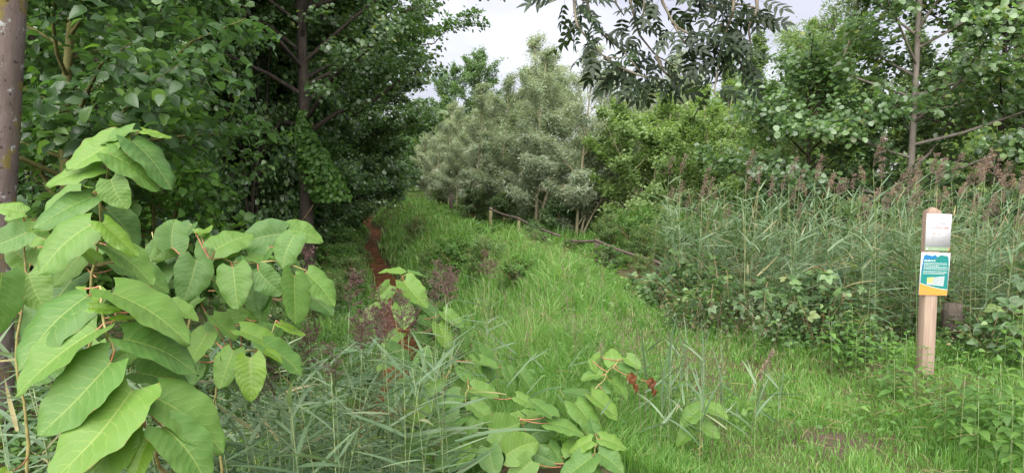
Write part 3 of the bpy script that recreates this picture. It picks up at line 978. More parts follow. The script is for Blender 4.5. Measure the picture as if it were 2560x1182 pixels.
g = np.random.default_rng(35)
for i in range(30):
    d = g.uniform(12.5, 20)
    x = (g.uniform(1500, 1740) - CX) / FPX * d
    if x < 1.7 + (14.6 - d) * 0.3 + 0.35:
        continue
    bush_p[0 if i % 4 else 2].put((x, d, gz(x, d)), g.uniform(0, 6.3), g.uniform(0.55, 1.05), 'yellow-green weed in the low patch between the sagging rail and the light green sallows', 'weeds behind the sagging rail')

# undergrowth on the wood floor and the shaded left bank
n = 46000
y = 2.2 * (60 / 2.2) ** g.random(n)
xl = -0.72 * y - 1
xr = ditch_x(y) - 0.55
u = g.random(n)
x = xr - (xr - xl) * u ** 1.5
hgt = g.uniform(0.0, 0.55, n) * (0.5 + 0.6 * (np.sin(1.7 * x + 0.6 * y) * np.sin(1.3 * y - x) + 1) / 2) * np.clip((ditch_x(y) - x) / 2.0, 0.25, 1)
pos = np.stack([x, y, ground_z(x, y) + hgt], -1)
N_ = nrm(np.array([0, -0.15, 1.0]) + g.normal(0, 0.45, (n, 3)))
V, F, vv = scatter(LEAF_OVATE, pos, g.normal(0, 1, (n, 3)) * [1, 1, 0.4], N_, 0.085 * (0.7 + 0.6 * g.random(n)) * np.clip(y / 14, 0.7, 2.0), g.random(n))
link('undergrowth', make_mesh('undergrowth', V, [F], M['under'], vv, smooth=False), kind='stuff', label='low leafy undergrowth covering the wood floor and left ditch bank', category='undergrowth')

# ------------------------------------------------------------------ grass
PATCH = np.array([1.92, 4.42])


def blades(n, pos, h, w, seed, leanmax=0.75):
    g = np.random.default_rng(seed)
    az = g.uniform(0, 2 * np.pi, n)
    ln = g.uniform(0.1, leanmax, n)
    dirv = np.stack([np.cos(az), np.sin(az), np.zeros(n)], -1)
    fa = g.uniform(0, 2 * np.pi, n)
    side = np.stack([np.cos(fa), np.sin(fa), np.zeros(n)], -1) * (w / 2)[:, None]
    up = np.array([0, 0, 1.0])
    b0 = pos
    m = pos + up * (h * 0.58)[:, None] + dirv * (h * ln * 0.28)[:, None]
    t = pos + up * (h * (0.98 - 0.35 * ln ** 2))[:, None] + dirv * (h * ln)[:, None]
    V = np.stack([b0 - side, b0 + side, m + side * 0.85, m - side * 0.85, t], 1).reshape(-1, 3)
    k = (np.arange(n) * 5)[:, None]
    F4 = k + np.array([[0, 1, 2, 3]])
    F3 = k + np.array([[3, 2, 4]])
    return V, F4, F3


def in_reeds(x, y):
    """reed and bramble thicket on the right"""
    front = np.interp(x, [1.45, 1.8, 2.15, 2.6, 3.2, 4.5, 7.0], [12.6, 9.2, 7.7, 6.95, 6.6, 6.35, 6.1])
    return (x > 1.45) & (y > front)


def grass_field():
    g = np.random.default_rng(41)
    n0 = 400000
    d = 3.4 * (95 / 3.4) ** (g.random(n0) ** 1.15)
    px = g.uniform(500, 2640, n0)
    x = (px - CX) / FPX * d
    y = d
    s = x - ditch_x(y)
    ok = (((s > 0.40) & (s < np.where(y > 13, 6.0, 30))) | ((s < -0.40) & (s > -1.9) & (g.random(n0) < 0.5)))
    ok &= ~(in_reeds(x, y - 0.25) & (y < 16))
    ok &= (x - PATCH[0]) ** 2 / 1.6 + (y - PATCH[1]) ** 2 > 0.085 * g.random(n0) ** 1.3 * (1 + 0.7 * np.sin(14 * x + 9 * y) * np.sin(11 * y - 7 * x))
    x, y, d, s = x[ok], y[ok], d[ok], s[ok]
    n = len(x)
    # gather into tufts
    cl = 0.05 * np.clip(d / 6, 0.8, 3)
    x = x + g.normal(0, 1, n) * cl * 0.5
    lump = 0.5 + 0.5 * np.sin(2.1 * x + 1.1 * y + 1.0) * np.sin(1.6 * y - 1.4 * x)
    lump2 = 0.5 + 0.5 * np.sin(6.3 * x + 2.0 * y) * np.sin(5.1 * y - 4.0 * x)
    mid = np.interp(s, [0.5, 1.6, 2.3, 2.9, 3.4, 4.0, 5.0], [1.0, 1.05, 0.80, 0.45, 0.55, 0.50, 1.25])
    near = np.where((y < 7) & (x > 0.9), 0.62, 1.0)
    h = (0.11 + 0.11 * lump + 0.08 * lump2) * mid * near * g.uniform(0.6, 1.35, n)
    tall = (y < 30) & (np.sin(3.3 * x + 1.9 * y + 0.5) * np.sin(2.9 * y - 2.2 * x + 1.0) > 0.62) & ((s < 2.3) | (s > 3.6))
    h = np.where(tall, h * 1.7, h)
    thin = (y < 6.4) & (x > 1.2) & (np.sin(2.9 * x + 1.3 * y) * np.sin(3.7 * y - 1.9 * x) > -0.1) & (g.random(n) < 0.6)
    h = np.where(thin, h * 0.35, h)
    near_post = (np.abs(x - 3.36) < 0.4) & (y > 5.0) & (y < 6.2)
    h = np.where(near_post, h * 0.3, h)
    w = 0.0060 * np.clip(d / 5.0, 0.9, 6.0) * g.uniform(0.7, 1.4, n)
    pos = np.stack([x, y, ground_z(x, y) - 0.01], -1)
    V, F4, F3 = blades(n, pos, h, w, 42)
    vr = np.repeat(np.clip(np.where(tall, 0.45, 0.75) * g.random(n) + np.where(tall, 0.0, 0.25) * lump + 0.35 * thin * g.random(n), 0, 0.999), 5)
    link('grass', make_mesh('grass', V, [F4, F3], M['grass'], vr), kind='stuff', label='long lush green grass covering the path and ditch bank', category='grass')


grass_field()

# small broad leaves mixed into the grass
g = np.random.default_rng(43)
n = 14000
d = 4.2 * (60 / 4.2) ** g.random(n)
px = g.uniform(900, 2600, n)
x = (px - CX) / FPX * d
s = x - ditch_x(d)
ok = (s > 0.7) & (s < 5.5) & ~in_reeds(x, d) & (np.sin(1.3 * x + 0.8 * d + 1) * np.sin(1.1 * d - 0.9 * x) > -0.15)
x, d, s = x[ok], d[ok], s[ok]
n = len(x)
pos = np.stack([x, d, ground_z(x, d) + g.uniform(0.04, 0.26, n)], -1)
V, F, vv = scatter(LEAF_OVATE, pos, g.normal(0, 1, (n, 3)) * [1, 1, 0.3], nrm(np.array([0, 0, 1.0]) + g.normal(0, 0.4, (n, 3))), 0.045 * np.clip(d / 9, 0.9, 3) * g.uniform(0.6, 1.5, n), g.random(n))
link('low_weeds', make_mesh('low_weeds', V, [F], M['nettle'], vv, smooth=False), kind='stuff', label='small broad-leaved weeds growing through the grass', category='weeds')

# dead straw and stems lying in the grass
g = np.random.default_rng(44)
a = Acc()
for (px, py, d, k, sp) in ((1300, 720, 10.8, 60, 0.35), (1410, 935, 6.2, 70, 0.22), (2060, 1040, 5.1, 24, 0.5), (2180, 1010, 5.4, 20, 0.4), (1310, 960, 5.8, 60, 0.3), (1150, 590, 20, 40, 0.8), (2200, 1090, 4.7, 16, 0.4), (1980, 1060, 4.8, 30, 0.6), (2120, 1150, 4.3, 24, 0.4), (1290, 720, 10.8, 90, 0.3), (1700, 1000, 5.4, 50, 0.6), (1500, 780, 9.0, 60, 0.8), (1380, 690, 12.5, 60, 1.0), (1230, 610, 18, 60, 1.2)):
    c = at(px, py, d)
    for i in range(k):
        x, y = c.x + g.normal(0, sp), c.y + g.normal(0, sp * 1.2)
        l = g.uniform(0.05, 0.20)
        az = g.uniform(0, 6.3)
        z = gz(x, y) + g.uniform(0.05, 0.2)
        v = np.array([math.cos(az), math.sin(az), g.normal(0, 0.25)]) * l
        p = np.array([x, y, z])
        a.tube(np.array([p, p + v * 0.5 + [0, 0, 0.01], p + v]), [0.0014, 0.0014, 0.0008], 3)
link('dead_straw', a.mesh('dead_straw', M['dry_stem']), kind='stuff', label='dry straw and dead stems lying in the grass', category='straw')


# ------------------------------------------------------------------ knotweed
def knot_leaf_mesh(seed, mat, rolled=0.0, nv=19, nu=13):
    g = np.random.default_rng(seed)
    V, UV = [], []
    ph = g.uniform(0, 6.3, 4)
    skew = g.normal(0, 0.05)
    dr, pk, cu = g.uniform(0.06, 0.26), g.uniform(0.62, 0.72), g.uniform(-0.02, 0.20)
    for i in range(nv):
        t = i / (nv - 1)
        hw = 0.5 * (max(0.0, math.sin(math.pi * min(1.0, 0.03 + 0.97 * t) ** pk)) ** 0.52) * (1 - 0.10 * t ** 6)
        for j in range(nu):
            c = -1 + 2 * j / (nu - 1)
            edge = 1 + (0.03 * math.sin(t * 23 + ph[0] + 2 * c) + 0.03 * math.sin(t * 9 + ph[3] + 4 * c)) * abs(c)
            x = c * hw * edge + skew * math.sin(t * 3.0)
            y = t - 0.15 * abs(c) ** 1.6 * (1 - t) ** 2.2 + 0.03 * (1 - abs(c)) * t ** 8
            z = 0.13 * abs(c) * hw * 2 * (1 - 0.5 * t) - dr * t * t - cu * abs(c) ** 3 * hw * 1.2
            z += 0.022 * math.sin(t * 13 + ph[1] + c * 1.5) * abs(c) + 0.012 * math.sin(t * 27 + ph[2]) * abs(c)
            if rolled:
                a_ = c * rolled * 1.4
                x = math.sin(a_) * hw / 1.4
                z = (1 - math.cos(a_)) * hw * 0.8 - 0.1 * t * t
            V.append((x, y, z))
            UV.append((j / (nu - 1), t))
    i = (np.arange(nv - 1)[:, None] * nu + np.arange(nu - 1)[None]).ravel()
    F = np.stack([i, i + 1, i + nu + 1, i + nu], -1)
    return make_mesh('leaf', V, [F], mat, uv=np.array(UV))


KL = [knot_leaf_mesh(i, M['knot']) for i in range(10)]
KY = [knot_leaf_mesh(20 + i, M['knot_young']) for i in range(2)]
KR = knot_leaf_mesh(30, M['knot_young'], rolled=1.0)
KD = [knot_leaf_mesh(40 + i, M['dead_leaf']) for i in range(2)]
for i_, me_ in enumerate(KD):                       # crumpled
    for v_ in me_.vertices:
        x_, y_, z_ = v_.co
        v_.co.z = z_ + 0.16 * math.sin(9 * x_ + 5 * y_ + i_) + 0.10 * math.sin(17 * y_ - 6 * x_)
        v_.co.x = x_ * (0.55 + 0.2 * math.sin(8 * y_))
view = Vector((0, 1, 0))
kr = random.Random(3)


def knot_leaf(root, bx, by, tx, ty, w, d, kind='n', face=0.0):
    """A leaf with its base and tip where the photograph shows them, d metres off; w = seen width / seen length."""
    B = at(bx, by, d)
    Ra = (B - Vector((0, 0, CAMH))).normalized()
    a2 = at(tx, ty, d) - B
    n0 = (-Ra * 0.8 + Vector((0, 0, 0.45))).normalized()
    t = -(a2.dot(n0)) / Ra.dot(n0)
    t = max(-0.7 * a2.length, min(0.7 * a2.length, t)) + a2.length * kr.uniform(-0.15, 0.15)
    ax = a2 + Ra * t
    Ln = ax.length
    ax.normalize()
    nf = (-Ra - ax * (-Ra).dot(ax)).normalized()
    w *= 0.93 if w < 0.75 else 1.0
    true = 0.80 if kind in 'nd' else 0.66
    wr = w * a2.length / Ln
    if wr > true:
        true, ph = min(wr, 1.0), 0.0
    else:
        ph = math.acos(max(0.12, wr / true))
    c1 = Quaternion(ax, ph) @ nf
    c2 = Quaternion(ax, -ph) @ nf
    n = c1 if c1.z > c2.z else c2
    n.normalize()
    X = ax.cross(n)
    mtx = Matrix((( X.x * true * Ln, ax.x * Ln, n.x * Ln, B.x), (X.y * true * Ln, ax.y * Ln, n.y * Ln, B.y), (X.z * true * Ln, ax.z * Ln, n.z * Ln, B.z), (0, 0, 0, 1)))
    me = {'n': kr.choice(KL), 'y': kr.choice(KY), 'r': KR, 'd': kr.choice(KD)}[kind]
    return mtx, me, B, ax


def bez(p0, p1, p2, n=6):
    t = np.linspace(0, 1, n)[:, None]
    p0, p1, p2 = map(np.asarray, (p0, p1, p2))
    return (1 - t) ** 2 * p0 + 2 * t * (1 - t) * p1 + t * t * p2


def knotweed(label, stem, leaves, root_xy, r=0.008):
    """stem: [(px,py,d)...] from the top down; the last point runs on into the ground at root_xy."""
    gx, gy = root_xy
    root = thing('knotweed', label, 'knotweed', (gx, gy, gz(gx, gy)), group='knotweed plants')
    inv = Matrix.Translation(-root.location)
    P = [at(*s) for s in stem]
    base = Vector((gx, gy, gz(gx, gy) - 0.05))
    low = P[-1]
    P2 = [np.array(p) for p in P] + [np.array(low.lerp(base, f) + Vector((0.02 * math.sin(f * 9), 0.01, 0))) for f in (0.25, 0.5, 0.75, 1.0)]
    P2 = np.array(P2[::-1])
    # resample with a slight zigzag swelling at the nodes
    seg = np.concatenate([[0], np.cumsum(np.linalg.norm(np.diff(P2, axis=0), axis=1))])
    tt = np.linspace(0, seg[-1], max(12, len(P2) * 4))
    PP = np.stack([np.interp(tt, seg, P2[:, k]) for k in range(3)], -1)
    zz_ = np.where((np.arange(len(tt)) // 3) % 2 == 0, 1, -1) * 0.011
    PP[1:-1, 0] += zz_[1:-1] * np.linspace(1, 0.4, len(tt))[1:-1]
    rad = np.linspace(r * 1.2, r * 0.35, len(tt)) * (1 + 0.25 * (np.arange(len(tt)) % 4 == 0))
    a = Acc()
    a.tube(PP - np.array(root.location), rad, 7)
    link('stem', a.mesh('stem', M['knot_stem']), root)
    for L_ in leaves:
        bx, by, tx, ty, w, d = L_[:6]
        kind = L_[6] if len(L_) > 6 else 'n'
        mtx, me, B, ax = knot_leaf(root, bx, by, tx, ty, w, d, kind)
        o = link('leaf', me, root, mtx=inv @ mtx)
        if kind == 'y':
            o['label'] = 'young yellow-green knotweed leaf'
        elif kind == 'r':
            o['label'] = 'rolled yellow-green young leaf'
        elif kind == 'd':
            o['label'] = 'shrivelled orange-brown dead leaf'
        # petiole from the nearest point of the stem
        bp = np.array(B)
        k = int(np.argmin(((PP - bp) ** 2).sum(1)))
        q = PP[k]
        dist = np.linalg.norm(q - bp)
        if dist > 0.16:
            up = bp + np.array([0, 0.03, -0.10])
            q = q if dist < 0.16 else bp + (q - bp) * 0.13 / dist + np.array([0, 0.05, -0.04])
        if dist > 0.006:
            pa = Acc()
            mid = (bp + q) / 2 + np.array([0, 0, -0.10 * min(dist, 0.25)])
            pa.tube(bez(q - np.array(root.location), mid - np.array(root.location), bp + np.array(ax) * 0.006 - np.array(root.location)), [0.0028, 0.0025, 0.0024, 0.0023, 0.0022, 0.0020], 5)
            link('petiole', pa.mesh('petiole', M['petiole']), root)
    return root


# tallest, at the left, its stem rising behind the arching one
knotweed('tallest knotweed at the left, its tip highest against the dark wood',
         [(355, 330, 2.32), (321, 340, 2.3), (318, 372, 2.3), (268, 385, 2.3), (266, 440, 2.3), (250, 480, 2.3), (258, 540, 2.3), (240, 600, 2.3), (235, 660, 2.3), (230, 760, 2.3), (225, 880, 2.35)],
         [(292, 345, 165, 404, .42, 2.28), (250, 417, 110, 437, .36, 2.24), (271, 383, 417, 455, .42, 2.18), (330, 352, 446, 450, .42, 2.26), (277, 448, 318, 516, .95, 2.16),
          (332, 325, 238, 350, .26, 2.3), (357, 327, 431, 341, .22, 2.3, 'y'), (232, 492, 82, 540, .36, 2.22), (262, 520, 352, 606, .60, 2.36), (231, 560, 88, 656, .52, 2.1),
          (256, 556, 349, 636, .44, 2.06, 'y'), (264, 614, 390, 700, .46, 2.12), (240, 655, 200, 608, .62, 2.2, 'y'), (205, 480, 100, 545, .3, 2.36), (250, 500, 218, 450, .4, 2.36, 'y'),
          (300, 660, 430, 720, .5, 2.45), (200, 640, 130, 700, .6, 2.45), (180, 700, 60, 860, .5, 2.5), (300, 740, 400, 700, .5, 2.5)], (-1.30, 2.35), 0.008)
# arching one in front with the largest leaves
knotweed('arching knotweed with the largest leaves and red petioles, nearest at the lower left',
         [(250, 715, 1.98), (252, 745, 1.96), (265, 800, 1.93), (262, 835, 1.92), (282, 868, 1.9), (278, 900, 1.9), (305, 935, 1.9), (308, 965, 1.9), (350, 998, 1.9), (348, 1040, 1.92), (375, 1075, 1.95), (400, 1150, 2.0), (420, 1230, 2.1)],
         [(222, 738, 40, 872, .42, 2.02), (245, 822, 42, 955, .36, 1.92), (278, 905, 88, 1064, .52, 1.86), (332, 975, 133, 1156, .52, 1.84), (316, 1064, 185, 1205, .66, 1.82),
          (372, 1095, 322, 1196, .55, 1.80, 'y'), (410, 1068, 528, 1196, .72, 1.80, 'n'), (390, 994, 574, 1108, .58, 1.86), (340, 930, 482, 958, .52, 1.94), (309, 847, 510, 920, .44, 1.90),
          (281, 732, 484, 826, .40, 1.96), (224, 768, 306, 770, .36, 1.92, 'y'), (250, 752, 246, 706, .75, 1.97, 'y'), (283, 802, 342, 784, .32, 1.94, 'y'), (215, 722, 188, 716, .4, 1.98, 'y'),
          (228, 790, 110, 860, .40, 2.0), (430, 760, 500, 790, .5, 2.2), (340, 860, 400, 880, .5, 2.1)], (-1.0, 2.2), 0.0085)
# left edge
knotweed('knotweed cut by the left frame edge, its broad leaves hanging',
         [(60, 520, 2.35), (66, 600, 2.3), (60, 680, 2.28), (50, 780, 2.3), (45, 900, 2.3)],
         [(62, 530, -12, 508, .55, 2.3), (68, 580, -40, 612, .62, 2.28), (80, 662, 18, 600, .8, 2.3), (72, 682, 114, 770, .95, 2.2), (4, 682, 18, 822, .66, 2.1), (60, 575, 140, 560, .4, 2.4),
          (70, 640, 150, 640, .5, 2.45), (30, 760, -30, 800, .6, 2.4), (20, 1175, -10, 1200, .8, 2.0, 'y'), (60, 520, 10, 545, .5, 2.42)], (-1.55, 2.3), 0.008)
# behind, to the right
knotweed('knotweed with heart-shaped leaves reaching right behind the arching one',
         [(770, 678, 2.75), (690, 650, 2.75), (625, 660, 2.72), (583, 655, 2.7), (540, 640, 2.7), (500, 660, 2.65), (480, 720, 2.62), (470, 800, 2.6), (450, 900, 2.6)],
         [(430, 622, 442, 538, .95, 2.7), (537, 625, 634, 568, .62, 2.66), (492, 650, 462, 742, .92, 2.6), (583, 667, 584, 758, .90, 2.62), (645, 677, 706, 734, .82, 2.62), (620, 640, 692, 656, .36, 2.74),
          (687, 640, 770, 680, .34, 2.78), (735, 688, 752, 802, .62, 2.64), (765, 682, 843, 747, .62, 2.72), (500, 590, 530, 560, .4, 2.74, 'y'), (485, 580, 520, 575, .4, 2.72, 'y'), (560, 640, 600, 628, .4, 2.7, 'y'),
          (420, 660, 380, 720, .7, 2.8), (450, 640, 420, 690, .7, 2.85), (540, 690, 560, 740, .7, 2.9), (480, 560, 450, 600, .7, 2.85), (660, 720, 640, 770, .7, 2.85), (400, 610, 360, 660, .7, 2.8)], (-1.15, 2.75), 0.0075)
knotweed('knotweed with a rolled yellow leaf, low between arching plant and reeds',
         [(690, 800, 2.62), (660, 870, 2.58), (600, 880, 2.55), (560, 880, 2.52), (540, 940, 2.5), (530, 1040, 2.5)],
         [(700, 808, 764, 834, .32, 2.6, 'y'), (600, 826, 712, 866, .40, 2.52), (530, 790, 598, 842, .45, 2.62), (585, 875, 540, 956, .72, 2.5), (625, 893, 628, 990, .76, 2.42, 'y'), (655, 862, 762, 928, .45, 2.5),
          (663, 885, 708, 906, .32, 2.44, 'r'), (500, 745, 446, 782, .5, 2.7), (520, 830, 470, 900, .7, 2.6), (560, 800, 620, 780, .6, 2.7), (640, 820, 690, 800, .4, 2.66), (500, 900, 470, 960, .6, 2.6), (470, 850, 520, 930, .6, 2.7),
          (580, 770, 650, 790, .45, 2.8), (430, 800, 400, 860, .7, 2.75)], (-0.98, 2.55), 0.007)
g = random.Random(77)
lv = []
for i in range(46):
    px_, py_ = g.uniform(20, 760), g.uniform(560, 1000)
    if py_ > 1000 - max(0, px_ - 450) * 0.5 or (px_ < 120 and py_ > 900):
        continue
    L__ = g.uniform(70, 120)
    an = g.uniform(0.15, 2.99)
    lv.append((px_, py_, px_ + L__ * math.cos(an), py_ + L__ * math.sin(an) * 0.8, g.uniform(0.45, 0.85), g.uniform(2.75, 3.15)))
knotweed('knotweed half hidden behind the arching one, its smaller leaves in shade',
         [(380, 580, 2.95), (390, 660, 2.95), (385, 760, 2.95), (395, 880, 2.95)], lv, (-1.38, 3.0), 0.007)
# middle plant
knotweed('small knotweed with an upright forked tip above the rust-coloured ditch',
         [(1020, 684, 3.95), (997, 695, 3.95), (985, 730, 3.95), (980, 765, 3.9), (990, 820, 3.9), (1000, 900, 3.9)],
         [(1003, 686, 946, 671, .34, 3.95), (1022, 683, 1066, 684, .2, 3.95), (1010, 703, 1073, 757, .66, 3.85), (976, 712, 938, 744, .85, 3.9), (1003, 762, 1010, 818, .95, 3.8), (990, 740, 1055, 775, .5, 4.0),
          (1045, 755, 1098, 792, .55, 4.0), (1047, 797, 1086, 810, .5, 3.9), (1108, 779, 1163, 812, .5, 3.85), (1096, 810, 1128, 868, .66, 3.8), (1040, 820, 1078, 856, .7, 3.9), (966, 766, 928, 758, .6, 3.95),
          (940, 770, 900, 800, .7, 4.0), (1060, 770, 1040, 740, .4, 4.0, 'y'), (1000, 830, 950, 860, .6, 3.9)], (-0.62, 3.95), 0.006)
knotweed('knotweed with drooping leaves between the middle plant and the grass bank',
         [(1150, 800, 4.0), (1140, 840, 3.9), (1130, 880, 3.8), (1120, 940, 3.7), (1110, 1020, 3.7)],
         [(1096, 945, 1008, 997, .62, 3.5), (1170, 945, 1130, 1004, .8, 3.5), (966, 866, 1038, 910, .55, 3.6), (1070, 1026, 1165, 1058, .6, 3.4), (1195, 868, 1230, 942, .5, 3.9), (1268, 918, 1296, 972, .6, 4.0),
          (1300, 930, 1340, 972, .5, 4.0), (1150, 820, 1180, 880, .5, 3.9), (1080, 880, 1030, 930, .7, 3.6), (1180, 900, 1250, 910, .4, 3.8), (1040, 960, 960, 1010, .5, 3.5), (1000, 890, 940, 920, .6, 3.6),
          (1110, 850, 1160, 850, .6, 3.9), (1210, 1000, 1130, 1010, .6, 3.5)], (-0.42, 3.7), 0.006)
knotweed('spreading knotweed with round leaves at the bottom centre, right of the reeds',
         [(1300, 1040, 3.2), (1290, 1080, 3.15), (1280, 1120, 3.1), (1270, 1190, 3.1)],
         [(1222, 1072, 1305, 1052, 1.0, 3.1), (1222, 1118, 1240, 1182, .95, 3.05), (1264, 1137, 1352, 1104, .85, 3.05), (1380, 1040, 1328, 984, .52, 3.2), (1368, 1057, 1462, 1068, .42, 3.2), (1430, 1140, 1437, 1084, .95, 3.15),
          (1320, 1090, 1400, 1060, .8, 3.25), (1290, 1050, 1350, 1020, .6, 3.3), (1440, 1150, 1512, 1180, .5, 3.1), (1330, 1130, 1390, 1160, .8, 3.15), (1200, 1040, 1150, 1080, .7, 3.2), (1370, 1110, 1410, 1150, .7, 3.2), (1180, 1120, 1140, 1160, .7, 3.1)],
         (0.02, 3.15), 0.006)
knotweed('low knotweed in the gap between the reed clump and the round-leaved one',
         [(1170, 960, 3.35), (1165, 1010, 3.3), (1160, 1080, 3.25), (1150, 1180, 3.2)],
         [(1150, 985, 1085, 1010, .7, 3.3), (1180, 970, 1250, 985, .55, 3.35), (1175, 1010, 1235, 1050, .6, 3.25), (1150, 1040, 1080, 1085, .7, 3.2), (1165, 1090, 1230, 1150, .7, 3.2), (1150, 1110, 1090, 1170, .8, 3.15),
          (1170, 950, 1150, 905, .7, 3.4), (1070, 1000, 1010, 1050, .7, 3.35), (1060, 1090, 1000, 1130, .7, 3.2), (1290, 990, 1340, 1010, .6, 3.4), (1120, 1060, 1120, 1120, .8, 3.2)], (-0.20, 3.25), 0.006)
knotweed('low knotweed at the bottom edge, right of the round-leaved one',
         [(1490, 1090, 3.15), (1490, 1130, 3.1), (1485, 1190, 3.1)],
         [(1480, 1100, 1420, 1120, .6, 3.1), (1500, 1095, 1570, 1110, .55, 3.15), (1495, 1130, 1560, 1175, .7, 3.1), (1480, 1140, 1400, 1185, .7, 3.05), (1490, 1085, 1480, 1040, .7, 3.2), (1330, 1150, 1270, 1195, .8, 3.05)], (0.36, 3.1), 0.005)
knotweed('knotweed with two shrivelled orange leaves standing in front of the grass path',
         [(1545, 900, 3.85), (1520, 930, 3.8), (1500, 960, 3.75), (1470, 1000, 3.7), (1450, 1060, 3.65), (1430, 1140, 3.6)],
         [(1467, 990, 1406, 966, .40, 3.65), (1437, 1006, 1507, 1084, .58, 3.55), (1477, 988, 1547, 1044, .46, 3.6), (1505, 936, 1452, 942, .55, 3.8), (1515, 985, 1478, 948, .7, 3.75), (1535, 912, 1528, 864, .95, 3.85),
          (1566, 892, 1604, 916, .7, 3.85), (1545, 920, 1600, 940, .5, 3.82), (1574, 938, 1594, 974, .75, 3.7, 'd'), (1624, 950, 1640, 986, .7, 3.75, 'd'), (1500, 890, 1470, 905, .5, 3.9), (1530, 950, 1570, 990, .5, 3.8),
          (1480, 1020, 1540, 1100, .4, 3.7), (1480, 900, 1500, 930, .6, 3.85)], (0.35, 3.65), 0.0055)
knotweed('low pale knotweed half hidden in grass at the bottom right of centre',
         [(1760, 1010, 3.9), (1755, 1050, 3.85), (1750, 1120, 3.8)],
         [(1755, 1020, 1700, 1060, .7, 3.8), (1760, 1015, 1820, 1040, .5, 3.85), (1750, 1060, 1800, 1090, .6, 3.8), (1740, 1070, 1690, 1110, .6, 3.8), (1760, 1005, 1740, 975, .6, 3.9)], (0.97, 3.85), 0.005)

# dock in the grass
root_p = at(1435, 785, 9.0)
dock = thing('dock_plant', 'pale broad-leaved dock rosette in the middle of the grass path', 'plant', (root_p.x, root_p.y, gz(root_p.x, root_p.y)))
for i in range(9):
    az, ln = i * 0.7 + 0.2, kr.uniform(0.16, 0.26)
    ax = Vector((math.cos(az) * 0.75, math.sin(az) * 0.75, kr.uniform(0.3, 0.8))).normalized()
    n = (Vector((0, 0, 1)) - ax * ax.z).normalized()
    X = ax.cross(n)
    off = Vector((math.cos(az) * 0.03, math.sin(az) * 0.03, 0.10))
    link('leaf', KL[i % 5], dock, mtx=Matrix(((X.x * .4 * ln, ax.x * ln, n.x * ln, off.x), (X.y * .4 * ln, ax.y * ln, n.y * ln, off.y), (X.z * .4 * ln, ax.z * ln, n.z * ln, off.z), (0, 0, 0, 1))))


# ------------------------------------------------------------------ reeds
def reed_leaf_mesh(seed, L_=0.36, W_=0.020, seg=7):
    g = np.random.default_rng(seed)
    t = np.linspace(0, 1, seg)
    dr = g.uniform(0.05, 0.45)
    y = t * L_ * (1 - 0.12 * dr * t)
    z = L_ * (0.12 * t - dr * 0.55 * t ** 2)
    x = g.normal(0, 0.06) * L_ * t ** 2
    w = W_ / 2 * np.where(t < 0.18, 0.55 + 0.45 * t / 0.18, (1 - (np.maximum(t - 0.18, 0) / 0.82) ** 1.7)) + 0.0003
    tw = g.normal(0, 0.5) * t
    V = []
    for k in range(seg):
        for c in (-1, 0, 1):
            V.append((x[k] + c * w[k] * math.cos(tw[k]), y[k], z[k] + c * w[k] * math.sin(tw[k]) + (0.15 * w[k] if c else 0)))
    F = []
    for k in range(seg - 1):
        b = k * 3
        F += [(b, b + 1, b + 4, b + 3), (b + 1, b + 2, b + 5, b + 4)]
    return make_mesh('leaf', V, [np.array(F)], M['reed_leaf'])


RL = [reed_leaf_mesh(i, 0.30 + 0.03 * (i % 5), 0.017 + 0.0025 * (i % 4)) for i in range(10)]


def plume_mesh(seed, mat, H=0.24, nbr=26, W_=0.07, droop=0.5, side=(1, 0), fluff=1.0):
    """A reed panicle: whorls of thread-like branches, each carrying slender spikelets."""
    g = np.random.default_rng(seed)
    a = Acc()
    sp, sa, sn, ssz = [], [], [], []
    sx, sy = side
    t = np.linspace(0, 1, 5)
    A_ = np.stack([sx * 0.35 * droop * H * t ** 2, sy * 0.35 * droop * H * t ** 2, H * t * (1 - 0.15 * droop * t)], -1)
    a.tube(A_, np.linspace(0.0018, 0.0008, 5), 3)
    for b in range(nbr):
        q = g.uniform(0.02, 0.95)
        c0 = np.array([np.interp(q, t, A_[:, k]) for k in range(3)])
        az = g.uniform(0, 6.3)
        l = H * 0.55 * (1.0 - 0.55 * q) * g.uniform(0.6, 1.15)
        o = np.array([math.cos(az) * W_ / H * 2.2 + sx * droop * 0.5, math.sin(az) * W_ / H * 2.2 + sy * droop * 0.5, 0.9])
        o = nrm(o)
        s = np.linspace(0, 1, 4)[:, None]
        B = c0 + o * l * s - np.array([0, 0, 1]) * droop * l * 0.55 * s ** 2
        a.tube(B, [0.0008, 0.0007, 0.0006, 0.0005], 3, g.random())
        m = int(7 * fluff)
        f = g.uniform(0.25, 1.0, m)
        for fi in f:
            sp.append([np.interp(fi, s[:, 0], B[:, k]) for k in range(3)])
            sa.append(nrm(o * 0.8 + g.normal(0, 0.45, 3) - [0, 0, droop * fi]))
            sn.append(g.normal(0, 1, 3))
            ssz.append(g.uniform(0.011, 0.022))
    V, F, vv = scatter(LEAF_BROADLANCE, np.array(sp), np.array(sa), np.array(sn), np.array(ssz), g.random(len(sp)))
    a.add(V, [F], vv)
    return a.mesh('plume', mat)


